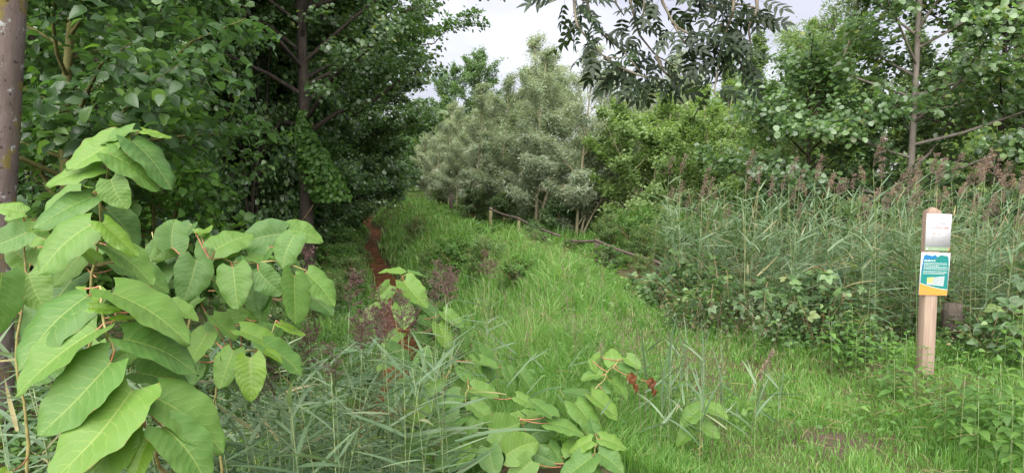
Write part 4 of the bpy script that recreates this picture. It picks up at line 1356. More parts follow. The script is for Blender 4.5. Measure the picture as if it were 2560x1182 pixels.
def reed(label, group, seed, H, nleaf, wind, plume=None, sep=True, jitter=0.6, bend=0.06, z0=0.25, el01=(22, 44), ls=1.0):
    g = np.random.default_rng(seed)
    root = thing('reed', label, 'reed', group=group)
    t = np.linspace(0, 1, 8)
    b = g.normal(0, bend, 2)
    P = np.stack([b[0] * H * t ** 2, b[1] * H * t ** 2, H * t], -1)
    P[0, 2] = -0.08
    a = Acc()
    a.tube(P, np.linspace(0.0042, 0.0016, 8), 5)
    link('stem', a.mesh('stem', M['reed_stem']), root)
    acc_V, acc_F, nacc = [], [], 0
    for i in range(nleaf):
        q = z0 + (0.98 - z0) * (i + g.uniform(0, 0.8)) / nleaf
        c = Vector([float(np.interp(q, t, P[:, k])) for k in range(3)])
        az = wind + (math.pi if i % 2 else 0) * (g.random() < 0.45) + g.normal(0, jitter)
        el = R(np.interp(q, [0.2, 1], el01) + g.normal(0, 13))
        sc = float(ls * np.interp(q, [0.1, 0.5, 1], [0.85, 1.15, 0.75]) * g.uniform(0.8, 1.2))
        m = Matrix.Translation(c) @ Matrix.Rotation(az - math.pi / 2, 4, 'Z') @ Matrix.Rotation(el, 4, 'X') @ Matrix.Rotation(g.normal(0, 0.3), 4, 'Y') @ Matrix.Scale(sc, 4)
        me = RL[int(g.integers(len(RL)))]
        if sep:
            link('leaf', me, root, mtx=m)
        else:
            n_ = len(me.vertices)
            co = np.empty(n_ * 3, np.float32)
            me.vertices.foreach_get('co', co)
            co = np.c_[co.reshape(-1, 3), np.ones(n_)] @ np.array(m).T
            F = np.empty(len(me.loops), np.int32)
            me.loops.foreach_get('vertex_index', F)
            acc_V.append(co[:, :3])
            acc_F.append(F.reshape(-1, 4) + nacc)
            nacc += n_
    if not sep:
        V = np.concatenate(acc_V)
        link('foliage', make_mesh('foliage', V, [np.concatenate(acc_F)], M['reed_leaf'], np.repeat(g.random(nleaf), len(V) // nleaf)), root, kind='stuff')
    if plume is not None:
        link('plume', plume, root, loc=tuple(P[-1]))
    return root


PL_F = [plume_mesh(i, M['plume_purple'], 0.26 + 0.03 * i, 46, 0.085, 0.65, (math.cos(i * 1.5), math.sin(i * 1.5)), 1.3) for i in range(4)]
PL_B = [plume_mesh(10 + i, M['plume_brown'], 0.28 + 0.05 * i, 38, 0.050, 0.9, (0.8, 0.3 - 0.3 * i), 1.3) for i in range(3)]
PL_T = [plume_mesh(20 + i, M['plume_tan'], 0.34, 50, 0.06, 1.0, (0.9 if i else -0.8, -0.2), 1.6) for i in range(2)]

GF_ = 'reeds in the clump at the lower centre'
fl_p = [Proto(reed('grey-green reed with a loose purple plume in the foreground clump', GF_, 50 + i, 1.75, 14, 0.15 + (math.pi if i == 1 else 0), PL_F[i], True, 0.6, 0.05, 0.30, (4, 24), 1.05)) for i in range(4)]
fn_p = [Proto(reed('grey-green reed without a plume in the foreground clump', GF_, 60 + i, 1.5, 14, 0.1 + math.pi * i, None, i < 2, 0.6, 0.06, 0.25, (2, 30), 1.1)) for i in range(4)]
g = np.random.default_rng(61)
plumed = [(870, 690, 3.3), (820, 650, 3.7), (800, 765, 3.0), (900, 745, 3.2), (850, 800, 2.9), (905, 800, 3.2), (985, 850, 3.1), (1000, 915, 3.0), (1010, 840, 3.5), (1075, 820, 3.5), (1110, 850, 3.5), (1100, 905, 3.2),
          (1210, 730, 4.6), (1225, 780, 4.4), (930, 830, 2.9), (1160, 880, 3.6), (760, 830, 2.9), (950, 900, 2.8), (690, 930, 2.7), (860, 900, 2.8), (1090, 990, 2.9), (620, 900, 2.65), (660, 960, 2.65), (1040, 1010, 2.8)]
for i, (px, py, d) in enumerate(plumed):
    top = at(px, py, d)
    x, y = top.x + g.normal(0, 0.04), top.y + g.normal(0, 0.04)
    z = gz(x, y)
    fl_p[i % 4].put((x, y, z), g.normal(0, 0.25), max(0.55, (top.z - z) / 1.95), None, GF_)
for i in range(66):
    px, d = (g.uniform(540, 1130), g.uniform(2.5, 3.9)) if i % 4 else (g.uniform(20, 560), g.uniform(2.6, 3.4))
    ptop = g.uniform(850, 1010)
    top = at(px, ptop, d)
    z = gz(top.x, top.y)
    lb_ = 'grey-green reed without a plume under the large knotweed leaves at the lower left' if px < 560 else 'grey-green reed without a plume in the clump between the large knotweed and the round-leaved one'
    fn_p[i % 2 if i < 44 else 2 + i % 2].put((top.x, top.y, z), g.normal(0, 0.35), max(0.5, (top.z - z) / 1.55), lb_, 'reeds under the large knotweed' if px < 560 else GF_)
_V, _F, _v, _n = [], [], [], 0
for i in range(700):
    if i % 7 == 0:
        px, d = g.uniform(1000, 1900), g.uniform(3.2, 4.6)
    elif i < 470:
        px, d = 520 + 620 * g.random() ** 1.35, g.uniform(2.8, 4.6)
    else:
        px, d = g.uniform(-60, 560), g.uniform(2.5, 4.2)
    p = at(px, g.uniform(880, 1330), d)
    if p.z < gz(p.x, p.y) + 0.03:
        p.z = gz(p.x, p.y) + g.uniform(0.05, 0.4)
    if i % 7 == 0:
        p.z = gz(p.x, p.y) + g.uniform(0.05, 0.40)
    me = RL[i % 10]
    az = g.choice([0.1, math.pi]) + g.normal(0, 0.6)
    mt = np.array(Matrix.Translation(p) @ Matrix.Rotation(az - math.pi / 2, 4, 'Z') @ Matrix.Rotation(R(g.uniform(0, 40)), 4, 'X') @ Matrix.Rotation(g.normal(0, 0.4), 4, 'Y') @ Matrix.Scale(g.uniform(0.7, 1.1) * (0.62 if i % 7 == 0 else 1), 4))
    co = np.empty(len(me.vertices) * 3, np.float32)
    me.vertices.foreach_get('co', co)
    co = np.c_[co.reshape(-1, 3), np.ones(len(me.vertices))] @ mt.T
    F = np.empty(len(me.loops), np.int32)
    me.loops.foreach_get('vertex_index', F)
    _V.append(co[:, :3])
    _F.append(F.reshape(-1, 4) + _n)
    _v.append(np.full(len(co), g.random()))
    _n += len(co)
link('reed_leaves', make_mesh('reed_leaves', np.concatenate(_V), [np.concatenate(_F)], M['reed_leaf'], np.concatenate(_v)), kind='stuff', label='tangle of grey-green reed leaves low in the foreground clump', category='reeds')
# sparse young reeds bottom right of centre
sp_p = Proto(reed('short young reed rising out of the grass at the bottom right of centre', 'young reeds in the near grass', 66, 0.62, 8, 0.6, None, True, 1.2, 0.08, 0.2))
for i in range(15):
    px, d = g.uniform(1540, 1960), g.uniform(3.3, 4.6)
    p = at(px, 900, d)
    _s = g.uniform(0.55, 0.95)
    sp_p.put((p.x, p.y, gz(p.x, p.y)), g.uniform(0, 6.3), (_s * 0.5, _s * 0.5, _s))

# reed bed on the right
GR = 'reeds in the reed bed right of the path'
front_p = [Proto(reed('grey-green reed on the front edge of the reed bed right of the path', GR, 70 + i, 1.95, 13, [0.2, 2.9, -0.5][i], PL_B[i], True, 0.9, 0.05, 0.2, (8, 34), 1.1)) for i in range(3)]
back_p = [Proto(reed(['reed with a dull brown plume inside the reed bed right of the path', 'leafy reed without a plume inside the reed bed right of the path'][i % 2], GR, 80 + i, 2.05, 22, [0.1, 3.0, -0.4, 1.2, 2.6, 0.4][i], [PL_B[0], None, PL_B[1], None, PL_B[2], None][i], False, 0.9, 0.05, 0.12, (8, 36), 1.15)) for i in range(6)]
tan_p = [Proto(reed('tall reed with a drooping tan plume at the right of the reed bed', GR, 90 + i, 2.25, 8, 0.4 + i, PL_T[i], False, 0.9, 0.05, 0.3)) for i in range(2)]


def front_y(x):
    return float(np.interp(x, [1.45, 1.8, 2.15, 2.6, 3.2, 4.5, 7.0], [12.6, 9.2, 7.7, 6.95, 6.6, 6.35, 6.1]))


for i in range(60):
    x = g.uniform(1.75, 5.2)
    y = front_y(x) + g.uniform(-0.1, 0.9)
    if (abs(x - 3.42) < 0.16 and y < 6.5) or x / y < 0.20:
        continue
    front_p[i % 3].put((x, y, gz(x, y)), g.normal(0, 0.4), g.uniform(0.58, 0.86))
for i in range(150):
    x = g.uniform(1.75, 8.6)
    y = front_y(x) + g.uniform(0.9, 5.0) * (1.0 if x > 2.4 else 0.55)
    if x / y < 0.215:
        continue
    back_p[(i % 6) if i % 5 else (i * 2) % 6].put((x, y, gz(x, y)), g.normal(0, 0.5), g.uniform(0.46, 0.78))
# the rest of the bed, too dense to count
_V, _F, _v, _n = [], [], [], 0
for i in range(640):
    x = g.uniform(1.7, 8.8)
    y = front_y(x) + g.uniform(0.0, 3.8) * (1.0 if x > 2.4 else 0.55)
    src = back_p[i % 6].root
    mt = np.array(Matrix.Translation((x, y, gz(x, y))) @ Matrix.Rotation(g.normal(0, 0.6), 4, 'Z') @ Matrix.Scale(g.uniform(0.36, 0.72), 4))
    if (abs(x - 3.42) < 0.45 and y < 6.7) or x / y < 0.205:
        continue
    for c in src.children:
        if not c.name.startswith('foliage'):
            continue
        me = c.data
        co = np.empty(len(me.vertices) * 3, np.float32)
        me.vertices.foreach_get('co', co)
        co = np.c_[co.reshape(-1, 3), np.ones(len(me.vertices))] @ mt.T
        F = np.empty(len(me.loops), np.int32)
        me.loops.foreach_get('vertex_index', F)
        vr_ = np.empty(len(me.vertices), np.float32)
        me.attributes['var'].data.foreach_get('value', vr_)
        _V.append(co[:, :3])
        _F.append(F.reshape(-1, 4) + _n)
        _v.append((vr_ + g.random()) % 1.0)
        _n += len(co)
link('reed_thicket', make_mesh('reed_thicket', np.concatenate(_V), [np.concatenate(_F)], M['reed_leaf'], np.concatenate(_v)), kind='stuff', label='mass of reed leaves filling the bed between the single reeds', category='reeds')
for i, (px, py, d) in enumerate([(2420, 425, 7.4), (2455, 405, 7.2), (2475, 440, 7.6), (2400, 470, 7.8), (2540, 430, 7.3), (2555, 470, 7.7), (2510, 450, 8.0), (2275, 440, 8.6), (2130, 430, 9.0), (2070, 450, 9.2), (2340, 480, 8.2), (2240, 470, 8.5), (1990, 470, 9.4), (2180, 480, 8.8)]):
    p = at(px, py, d)
    tan_p[i % 2].put((p.x, p.y, gz(p.x, p.y)), g.normal(0, 0.6), (p.z - gz(p.x, p.y)) / 2.45)
# dead stalks in the bed
a = Acc()
for i in range(120):
    x = g.uniform(2.2, 7.5)
    y = front_y(x) + g.uniform(0.3, 4.5)
    z = gz(x, y)
    h = g.uniform(0.7, 1.6)
    b = g.normal(0, 0.14, 2) * h
    a.tube(np.array([[x, y, z], [x + b[0] * 0.4, y + b[1] * 0.4, z + h * 0.55], [x + b[0], y + b[1], z + h]]), [0.004, 0.0035, 0.002], 3)
link('dead_reed_stems', a.mesh('dead_reed_stems', M['dry_stem']), kind='stuff', label='dry straw-coloured dead stems standing among the reeds', category='dead reeds')

# slender grass stalks with loose seed heads
a = Acc()
for i in range(120):
    px, d = (g.uniform(1180, 1980), g.uniform(3.7, 6.2)) if i < 80 else (g.uniform(1150, 1500), g.uniform(6, 10))
    x = (px - CX) / FPX * d
    z = gz(x, d)
    h = g.uniform(0.35, 0.75)
    b = g.normal(0, 0.12, 2)
    t_ = np.linspace(0, 1, 5)
    P = np.stack([x + b[0] * t_ ** 2, d + b[1] * t_ ** 2, z + h * t_], -1)
    a.tube(P, np.linspace(0.0016, 0.0007, 5), 3, 0.9)
    k = 26
    f = g.uniform(0.68, 1.03, k)[:, None]
    pos = P[0] + (P[4] - P[0]) * f + g.normal(0, 0.013, (k, 3))
    V, F, vv = scatter(LEAF_BROADLANCE, pos, np.array([b[0], b[1], 0.7]) + g.normal(0, 0.3, (k, 3)), g.normal(0, 1, (k, 3)), g.uniform(0.009, 0.018, k), g.random(k))
    a.add(V, [F], vv)
link('seed_stalks', a.mesh('seed_stalks', M['plume_brown']), kind='stuff', label='slender grass stalks with loose brownish seed heads', category='grass')

# dead seed head leaning over the grass
a = Acc()
p0, p1 = at(1868, 985, 5.2), at(1928, 885, 5.2)
p0.z = gz(p0.x, p0.y)
dl = thing('dead_seed_stalk', 'leaning dry brown seed stalk in the grass, left of the nettle patch', 'dead stalk', p0)
v = p1 - p0
pp = np.array([[0, 0, 0], list(v * 0.5 + Vector((-0.01, 0, 0.03))), list(v)])
a.tube(pp, [0.004, 0.0035, 0.002], 5)
link('stem', a.mesh('stem', M['dry_stem']), dl)
k = 160
f = g.uniform(0.45, 1.05, k)[:, None]
pos = np.array(v)[None] * f + g.normal(0, 0.008, (k, 3))
V, F, vv = scatter(LEAF_BROADLANCE, pos, np.array(v)[None] + g.normal(0, 0.15, (k, 3)), g.normal(0, 1, (k, 3)), g.uniform(0.015, 0.03, k), g.random(k))
link('seed_head', make_mesh('seed_head', V, [F], M['plume_brown'], vv), dl)


# ------------------------------------------------------------------ brambles
def fold_leaf(L_, W_, teeth=5, fold=0.18, droop=0.2):
    """Toothed ovate leaflet folded along its midrib."""
    m = teeth * 2 + 1
    t = np.linspace(0, 1, m)
    w = W_ / 2 * np.sin(np.pi * t ** 0.62) ** 0.85
    w = w * (1 + np.where(np.arange(m) % 2 == 1, 0.10, -0.06))
    w[0] = 0.002
    w[-1] = 0.0
    V = []
    for k in range(m):
        z = -droop * L_ * t[k] ** 2
        V += [(-w[k], t[k] * L_, z + fold * w[k]), (0, t[k] * L_, z), (w[k], t[k] * L_, z + fold * w[k])]
    F = []
    for k in range(m - 1):
        b = 3 * k
        F += [(b, b + 1, b + 4, b + 3), (b + 1, b + 2, b + 5, b + 4)]
    return np.array(V, float), np.array(F)


def trifoliate(seed, s=0.075):
    g = np.random.default_rng(seed)
    a = Acc()
    for ang, l, off in ((0, 1.0, 0.03), (1.15, 0.82, 0.022), (-1.15, 0.82, 0.022)):
        V, F = fold_leaf(s * l, s * l * 0.78, 4)
        ang += g.normal(0, 0.12)
        c, sn = math.cos(ang), math.sin(ang)
        V = V @ np.array([[c, sn, 0], [-sn, c, 0], [0, 0, 1]])
        V = V + np.array([-math.sin(ang) * off * 0.2, 0.03 + math.cos(ang) * off * 0.3, 0])
        a.add(V, [F])
    a.tube(np.array([[0, 0, 0], [0, 0.02, 0.002], [0, 0.045, 0]]), 0.0012, 3)
    me = a.mesh('leaf', M['bramble'], True)
    me.attributes.remove(me.attributes['var'])
    return me


TF = [trifoliate(i, 0.07 + 0.008 * i) for i in range(4)]


def bramble(seed, Lc=1.25, ncane=9, nleaf=95):
    g = np.random.default_rng(seed)
    root = thing('bramble_bush', 'bramble', 'bramble')
    canes = []
    for c in range(ncane):
        az = g.uniform(0, 2 * np.pi)
        l = Lc * g.uniform(0.6, 1.1)
        hgt = g.uniform(0.35, 0.85)
        t = np.linspace(0, 1, 9)
        P = np.stack([np.cos(az) * l * 0.7 * t, np.sin(az) * l * 0.7 * t, hgt * np.sin(np.pi * (0.02 + 0.75 * t)) * 1.05], -1)
        P[1:, :2] += np.cumsum(g.normal(0, 0.02, (8, 2)), 0)
        a = Acc()
        a.tube(P, np.linspace(0.005, 0.0018, 9), 5)
        link('cane', a.mesh('cane', M['cane']), root)
        canes.append(P)
    for i in range(nleaf):
        P = canes[i % ncane]
        q = g.uniform(0.25, 1.0)
        t = np.linspace(0, 1, 9)
        c = np.array([np.interp(q, t, P[:, k]) for k in range(3)]) + g.normal(0, 0.03, 3)
        az = g.uniform(0, 2 * np.pi)
        n_ = Vector(nrm(np.array([0, -0.35, 0.8]) + g.normal(0, 0.38, 3)))
        ax = Vector((math.cos(az), math.sin(az), -0.25)).normalized()
        ax = (ax - n_ * ax.dot(n_)).normalized()
        X = ax.cross(n_)
        s = g.uniform(0.75, 1.25)
        link('leaf', TF[int(g.integers(4))], root, mtx=Matrix(((X.x * s, ax.x * s, n_.x * s, c[0]), (X.y * s, ax.y * s, n_.y * s, c[1]), (X.z * s, ax.z * s, n_.z * s, c[2]), (0, 0, 0, 1))))
    P = np.concatenate([p[2:] for p in canes])
    k = 700
    pos = P[g.integers(len(P), size=k)] * np.array([1, 1, 0.9]) + g.normal(0, 0.10, (k, 3))
    pos[:, 2] = np.abs(pos[:, 2]) * g.uniform(0.25, 1.0, k)
    V, F, vv = scatter(LEAF_BIG, pos, g.normal(0, 1, (k, 3)) * [1, 1, 0.4], nrm(np.array([0, -0.3, 0.8]) + g.normal(0, 0.45, (k, 3))), g.uniform(0.042, 0.072, k), g.random(k))
    link('foliage', make_mesh('foliage', V, [F], M['bramble'], vv, smooth=False), root, kind='stuff')
    return root


br_p = [Proto(bramble(i)) for i in range(3)]
GBr = 'brambles at the foot of the reed bed'
for i, (x, y, sc, lb) in enumerate([
        (1.85, 9.1, 0.8, 'bramble with blue-green leaves at the left tip of the reed bed, beside the path'),
        (2.0, 8.3, 0.85, 'bramble arching toward the path, second from the left tip of the reed bed'),
        (2.2, 7.7, 0.9, 'dark bramble under the reeds where the grass path bends'),
        (1.78, 7.35, 0.45, 'low dark bramble sprig standing out in the grass before the reed bed'),
        (2.55, 7.15, 0.95, 'bramble halfway between the path and the signpost'),
        (2.8, 6.75, 0.7, 'low bramble above the nettles left of the signpost'),
        (3.1, 6.95, 0.85, 'bramble just behind the signpost on its left'),
        (4.25, 7.35, 1.0, 'bramble behind the old grey post, right of the signpost'),
        (4.85, 6.2, 0.85, 'reddish bramble tangle right of the old grey post'),
        (4.45, 6.75, 1.1, 'bramble at the right frame edge, level with the coloured sign'),
        (4.05, 6.2, 0.55, 'small bramble leaning against the old grey post'),
        (5.15, 6.3, 1.2, 'bramble beyond the right frame edge'),
        (3.15, 6.35, 0.5, 'small dark bramble sprig at the left foot of the signpost')]):
    br_p[i % 3].put((x, y, gz(x, y)), i * 1.4, sc, lb, GBr)


# ------------------------------------------------------------------ nettles
def nettle_leaf(seed, L_=0.075, W_=0.045):
    V, F = fold_leaf(L_, W_, 6, 0.25, 0.35)
    me = make_mesh('leaf', V, [F], M['nettle'])
    return me


NL = [nettle_leaf(0, 0.085, 0.052), nettle_leaf(1, 0.098, 0.056), nettle_leaf(2, 0.075, 0.048)]


def nettle(seed, H=0.6, pairs=7):
    g = np.random.default_rng(seed)
    root = thing('nettle', 'nettle', 'nettle')
    b = g.normal(0, 0.05, 2)
    t = np.linspace(0, 1, 6)
    P = np.stack([b[0] * t ** 2, b[1] * t ** 2, H * t], -1)
    P[0, 2] = -0.04
    a = Acc()
    a.tube(P, np.linspace(0.0032, 0.0016, 6), 4)
    link('stem', a.mesh('stem', M['reed_stem']), root)
    for i in range(pairs):
        q = 0.22 + 0.78 * i / (pairs - 1)
        c = [float(np.interp(q, t, P[:, k])) for k in range(3)]
        for sgn in (0, 1):
            az = i * math.pi / 2 + sgn * math.pi + g.normal(0, 0.25)
            el = np.interp(q, [0.2, 0.9, 1], [-12, 12, 45]) + g.normal(0, 8)
            s = float(np.interp(q, [0.2, 0.6, 0.9, 1], [0.8, 1.25, 0.95, 0.45]) * g.uniform(0.85, 1.15))
            m = Matrix.Translation(c) @ Matrix.Rotation(az, 4, 'Z') @ Matrix.Rotation(R(el), 4, 'X') @ Matrix.Translation((0, 0.018, 0)) @ Matrix.Scale(s, 4)
            link('leaf', NL[int(g.integers(3))], root, mtx=m)
    return root


ne_p = [Proto(nettle(i, 0.5 + 0.06 * i, 8)) for i in range(3)]
g = np.random.default_rng(71)
patches = [((2.55, 3.25), (5.2, 6.35), 30, 0.70, 'knee-high green nettle in the patch at the left foot of the signpost', 'nettles left of the signpost'),
           ((2.45, 3.4), (3.55, 4.85), 46, 0.80, 'tall green nettle in the dense patch filling the lower right corner', 'nettles in the lower right corner'),
           ((3.5, 4.2), (4.9, 6.0), 16, 0.85, 'green nettle in the patch right of the signpost foot', 'nettles right of the signpost'),
           ((2.0, 2.6), (6.2, 7.4), 8, 0.5, 'short nettle at the grass edge below the brambles', 'nettles below the brambles')]
for (xa, xb), (ya, yb), k, sc, lb, gr in patches:
    for i in range(k):
        x, y = g.uniform(xa, xb), g.uniform(ya, yb)
        if 3.0 < x < 3.85 and 5.0 < y < 6.3:
            continue
        ne_p[i % 3].put((x, y, gz(x, y)), g.uniform(0, 6.3), sc * g.uniform(0.75, 1.25), lb, gr)

# ------------------------------------------------------------------ signpost
pz = gz(3.36, 6.0)
post = thing('signpost', 'square wooden signpost carrying a white and a teal notice at the right of the path', 'signpost', (3.385, 6.0, pz))
Hp = 1.40 - pz


def post_mesh():
    h, c = 0.05, 0.004
    prof = [(-h + c, -h), (h - c, -h), (h, -h + c), (h, h - c), (h - c, h), (-h + c, h), (-h, h - c), (-h, -h + c)]
    V = [(x, y, -0.2) for x, y in prof] + [(x, y, Hp - 0.03) for x, y in prof] + [(x * 0.12, y * 0.12, Hp) for x, y in prof]
    F = []
    for r in (0, 8):
        for k in range(8):
            F.append((r + k, r + (k + 1) % 8, r + 8 + (k + 1) % 8, r + 8 + k))
    return make_mesh('shaft', V, [np.array(F), np.array([[16, 17, 18, 19], [16, 19, 20, 23], [20, 21, 22, 23]])], M['post'], smooth=False)


link('shaft', post_mesh(), post)


def plate(name, w, h, mat, parent, mtx=None, th=0.004, loc=None):
    a = Acc()
    a.box((0, 0, 0), (w / 2, th / 2, h / 2))
    return link(name, a.mesh(name, mat, False), parent, mtx=mtx, loc=loc)


def poly_plate(name, pts, mat, parent, y, th=0.0008):
    n = len(pts)
    V = [(x, y, z) for x, z in pts] + [(x, y + th, z) for x, z in pts]
    me = bpy.data.meshes.new(name)
    me.from_pydata(V, [], [tuple(range(n)), tuple(range(2 * n - 1, n - 1, -1))] + [(k, k + n, (k + 1) % n + n, (k + 1) % n) for k in range(n)])
    me.materials.append(mat)
    return link(name, me, parent)


def text(name, body, size, x, z, y, mat, parent, bold=0.0, spacing=1.0):
    c = bpy.data.curves.new(name, 'FONT')
    c.body = body
    c.size = size
    c.extrude = 0.0003
    c.offset = bold
    c.space_character = spacing
    c.materials.append(mat)
    tmp = bpy.data.objects.new('lettering', c)
    me = bpy.data.meshes.new_from_object(tmp)
    bpy.data.objects.remove(tmp)
    o = link(name, me, parent, loc=(x, y, z))
    o.rotation_euler = (math.pi / 2, 0, 0)
    return o


def lines(name, rows, mat, parent, y, th=0.0006):
    """rows of small print: (x0, x1, z, height), broken into word-length dashes"""
    a = Acc()
    g = np.random.default_rng(len(rows))
    for x0, x1, z, hh in rows:
        x = x0
        while x < x1:
            l = min(g.uniform(0.006, 0.02), x1 - x)
            if l > 0.002:
                a.box((x + l / 2, y, z), (l / 2, th / 2, hh / 2))
            x += l + 0.0022
    return link(name, a.mesh(name, mat, False), parent)


def screw(parent, x, z, y):
    a = Acc()
    a.tube(np.array([[x, y + 0.002, z], [x, y - 0.001, z], [x, y - 0.002, z]]), [0.0035, 0.0035, 0.002], 8)
    link('screw', a.mesh('screw', M['metal']), parent)


zc = at(2351, 581, 5.94).z - pz
wm = Matrix.Translation((0.028, -0.0535, zc)) @ Matrix.Rotation(R(1.2), 4, 'Y')
ws = plate('sign_board', 0.200, 0.295, M['sign_white'], post, wm)
ws['label'] = 'white notice board with red heading and green footer'
yf = -0.0024
text('heading', 'WANDELEN\nOVER\nBOERENLAND', 0.0185, -0.052, 0.066, yf, M['ink_red'], ws, 0.0006, 1.15)
text('small_heading', 'WANDELEN\nBOEREN', 0.0085, -0.050, 0.116, yf, M['ink_red'], ws)
poly_plate('logo', [(-0.074, 0.100), (-0.066, 0.097), (-0.061, 0.103), (-0.062, 0.112), (-0.067, 0.124), (-0.069, 0.112)], M['ink_brown'], ws, yf)
poly_plate('footer_band', [(-0.0995, -0.147), (0.0995, -0.147), (0.0995, -0.119), (-0.0995, -0.119)], M['sign_green'], ws, yf + 0.0002)
poly_plate('footer_corner', [(0.087, -0.147), (0.0997, -0.147), (0.0997, -0.112)], M['ink_brown'], ws, yf - 0.0004)
poly_plate('footer_mark', [(-0.088, -0.139), (-0.074, -0.139), (-0.074, -0.126), (-0.088, -0.126)], M['ink_white'], ws, yf - 0.0004)
lines('footer_print', [(-0.064, 0.01, -0.132, 0.003)], M['ink_white'], ws, yf - 0.0004)
lines('small_print', [(-0.052, 0.07, 0.016, 0.0022), (-0.052, 0.035, 0.008, 0.0022)] + [(-0.052, x1, -0.038 - 0.0095 * k, 0.0022) for k, x1 in enumerate((0.07, 0.01, 0.068, 0.06, 0.055, 0.064, 0.04, 0.05))], M['ink_grey'], ws, yf)


def dog(parent, x, z, s, flip=1):
    pts = [(-1, .15), (-.7, .35), (.25, .4), (.45, .75), (.65, .85), (.75, .6), (1.0, .5), (.75, .35), (.6, .0), (.62, -.6), (.48, -.6), (.4, -.05), (-.35, -.05), (-.5, -.6), (-.64, -.6), (-.62, -.05), (-.75, .15), (-1.1, .45)]
    pts = [(x + flip * px * s, z + pz_ * s) for px, pz_ in pts]
    if flip < 0:
        pts = pts[::-1]
    return poly_plate('animal_pictogram', pts, M['ink_brown'], parent, yf)


dog(ws, -0.036, -0.016, 0.014)
dog(ws, 0.002, -0.018, 0.010, -1)
poly_plate('tick_pictogram', [(0.018, -0.024), (0.022, -0.024), (0.028, -0.010), (0.024, -0.012)], M['ink_grey'], ws, yf)
for sx, sz in ((-0.018, 0.094), (0.022, 0.094), (-0.022, -0.104), (0.018, -0.104)):
    screw(ws, sx, sz, -0.002)

zc = at(2344, 685, 5.94).z - pz
tm = Matrix.Translation((0.012, -0.0535, zc)) @ Matrix.Rotation(R(1.8), 4, 'Y')
ts = plate('sign_board', 0.232, 0.345, M['sign_white'], post, tm)
ts['label'] = 'teal and orange notice board with a torn top edge'
jag = [(0.104, 0.128), (0.098, 0.146), (0.084, 0.151), (0.066, 0.150), (0.050, 0.157), (0.030, 0.152), (0.020, 0.141), (0.010, 0.139), (-0.004, 0.158), (-0.018, 0.151), (-0.028, 0.146), (-0.052, 0.152), (-0.076, 0.157), (-0.094, 0.148), (-0.101, 0.118)]
poly_plate('teal_field', [(-0.108, -0.170), (0.110, -0.170), (0.110, 0.05)] + jag + [(-0.108, 0.03)], M['sign_teal'], ts, yf)
poly_plate('blue_torn_edge', [(-0.026, 0.120), (0.000, 0.126), (0.012, 0.139), (-0.002, 0.157), (-0.018, 0.151), (-0.028, 0.146), (-0.052, 0.152), (-0.076, 0.157), (-0.094, 0.148), (-0.101, 0.118), (-0.103, 0.02), (-0.096, 0.02), (-0.090, 0.112)], M['sign_blue'], ts, yf - 0.0004)
curve = [(0.112 - 0.224 * k / 10, -0.125 + 0.048 * (k / 10) ** 1.6) for k in range(11)]
poly_plate('pale_curve', [(-0.112, -0.168), (0.112, -0.168)] + [(x, z + 0.004) for x, z in curve], M['sign_white'], ts, yf - 0.0003)
poly_plate('orange_footer', [(-0.113, -0.1705), (0.113, -0.1705)] + curve, M['sign_orange'], ts, yf - 0.0007)
text('heading', 'Aardbroek', 0.0205, -0.092, 0.101, yf - 0.0008, M['ink_white'], ts, 0.0007)
lines('small_print', [(-0.092, 0.094, 0.087 - 0.0098 * k, 0.0036) for k in range(2)] + [(-0.092, 0.03, 0.067, 0.0036)] + [(-0.092, 0.100, 0.057 - 0.0098 * k, 0.0036) for k in range(3)]
      + [(-0.092, 0.100, 0.021, 0.0036), (-0.092, 0.096, 0.011, 0.0036), (-0.092, 0.08, 0.001, 0.0036)], M['ink_white'], ts, yf - 0.0006)
poly_plate('map_panel', [(-0.056, -0.086), (0.078, -0.096), (0.083, -0.016), (-0.056, -0.030)], M['sign_pale'], ts, yf - 0.0005)
poly_plate('map_yellow_field', [(-0.057, -0.071), (-0.013, -0.075), (-0.006, -0.026), (-0.056, -0.030)], M['sign_yellow'], ts, yf - 0.0009)
a = Acc()
a.box((-0.006, yf - 0.001, -0.060), (0.0011, 0.0003, 0.034), Matrix.Rotation(R(8), 3, 'Y'))
for k in range(4):
    a.box((0.046, yf - 0.001, -0.030 - 0.017 * k), (0.034, 0.0003, 0.0012))
    a.box((0.006, yf - 0.0011, -0.024 - 0.0165 * k), (0.010, 0.0003, 0.0012), Matrix.Rotation(R(42), 3, 'Y'))
link('map_line', a.mesh('map_line', M['ink_dark'], False), ts)
text('footer_name', 'Aardbroek', 0.011, -0.094, -0.148, yf - 0.0012, M['ink_grey'], ts)
screw(ts, 0.003, 0.122, -0.003)
screw(ts, 0.003, -0.148, -0.0035)

# old grey post behind it
op = at(2378, 900, 6.55)
old = thing('fence_post', 'old weathered grey round post half hidden in brambles right of the signpost', 'post', (op.x, op.y, gz(op.x, op.y)))
ht = at(2378, 758, 6.55).z - gz(op.x, op.y)
a = Acc()
tt = np.linspace(0, 1, 9)
_pp = np.stack([0.01 * np.sin(tt * 5), 0 * tt, -0.2 + (ht + 0.2) * tt], -1)
_pp = np.vstack([_pp, _pp[-1:] + [[0, 0, 0.004]]])
a.tube(_pp, np.append(0.082 + 0.005 * np.sin(tt * 11), 0.012), 14)
link('shaft', a.mesh('shaft', M['old_post']), old)
for z in (ht - 0.09, ht - 0.13):
    a = Acc()
    th = np.linspace(0, 2 * np.pi, 25)
    a.tube(np.stack([0.088 * np.cos(th), 0.088 * np.sin(th), z + 0.004 * np.sin(th * 2)], -1), 0.002, 4)
    link('wire_loop', a.mesh('wire_loop', M['wire']), old)

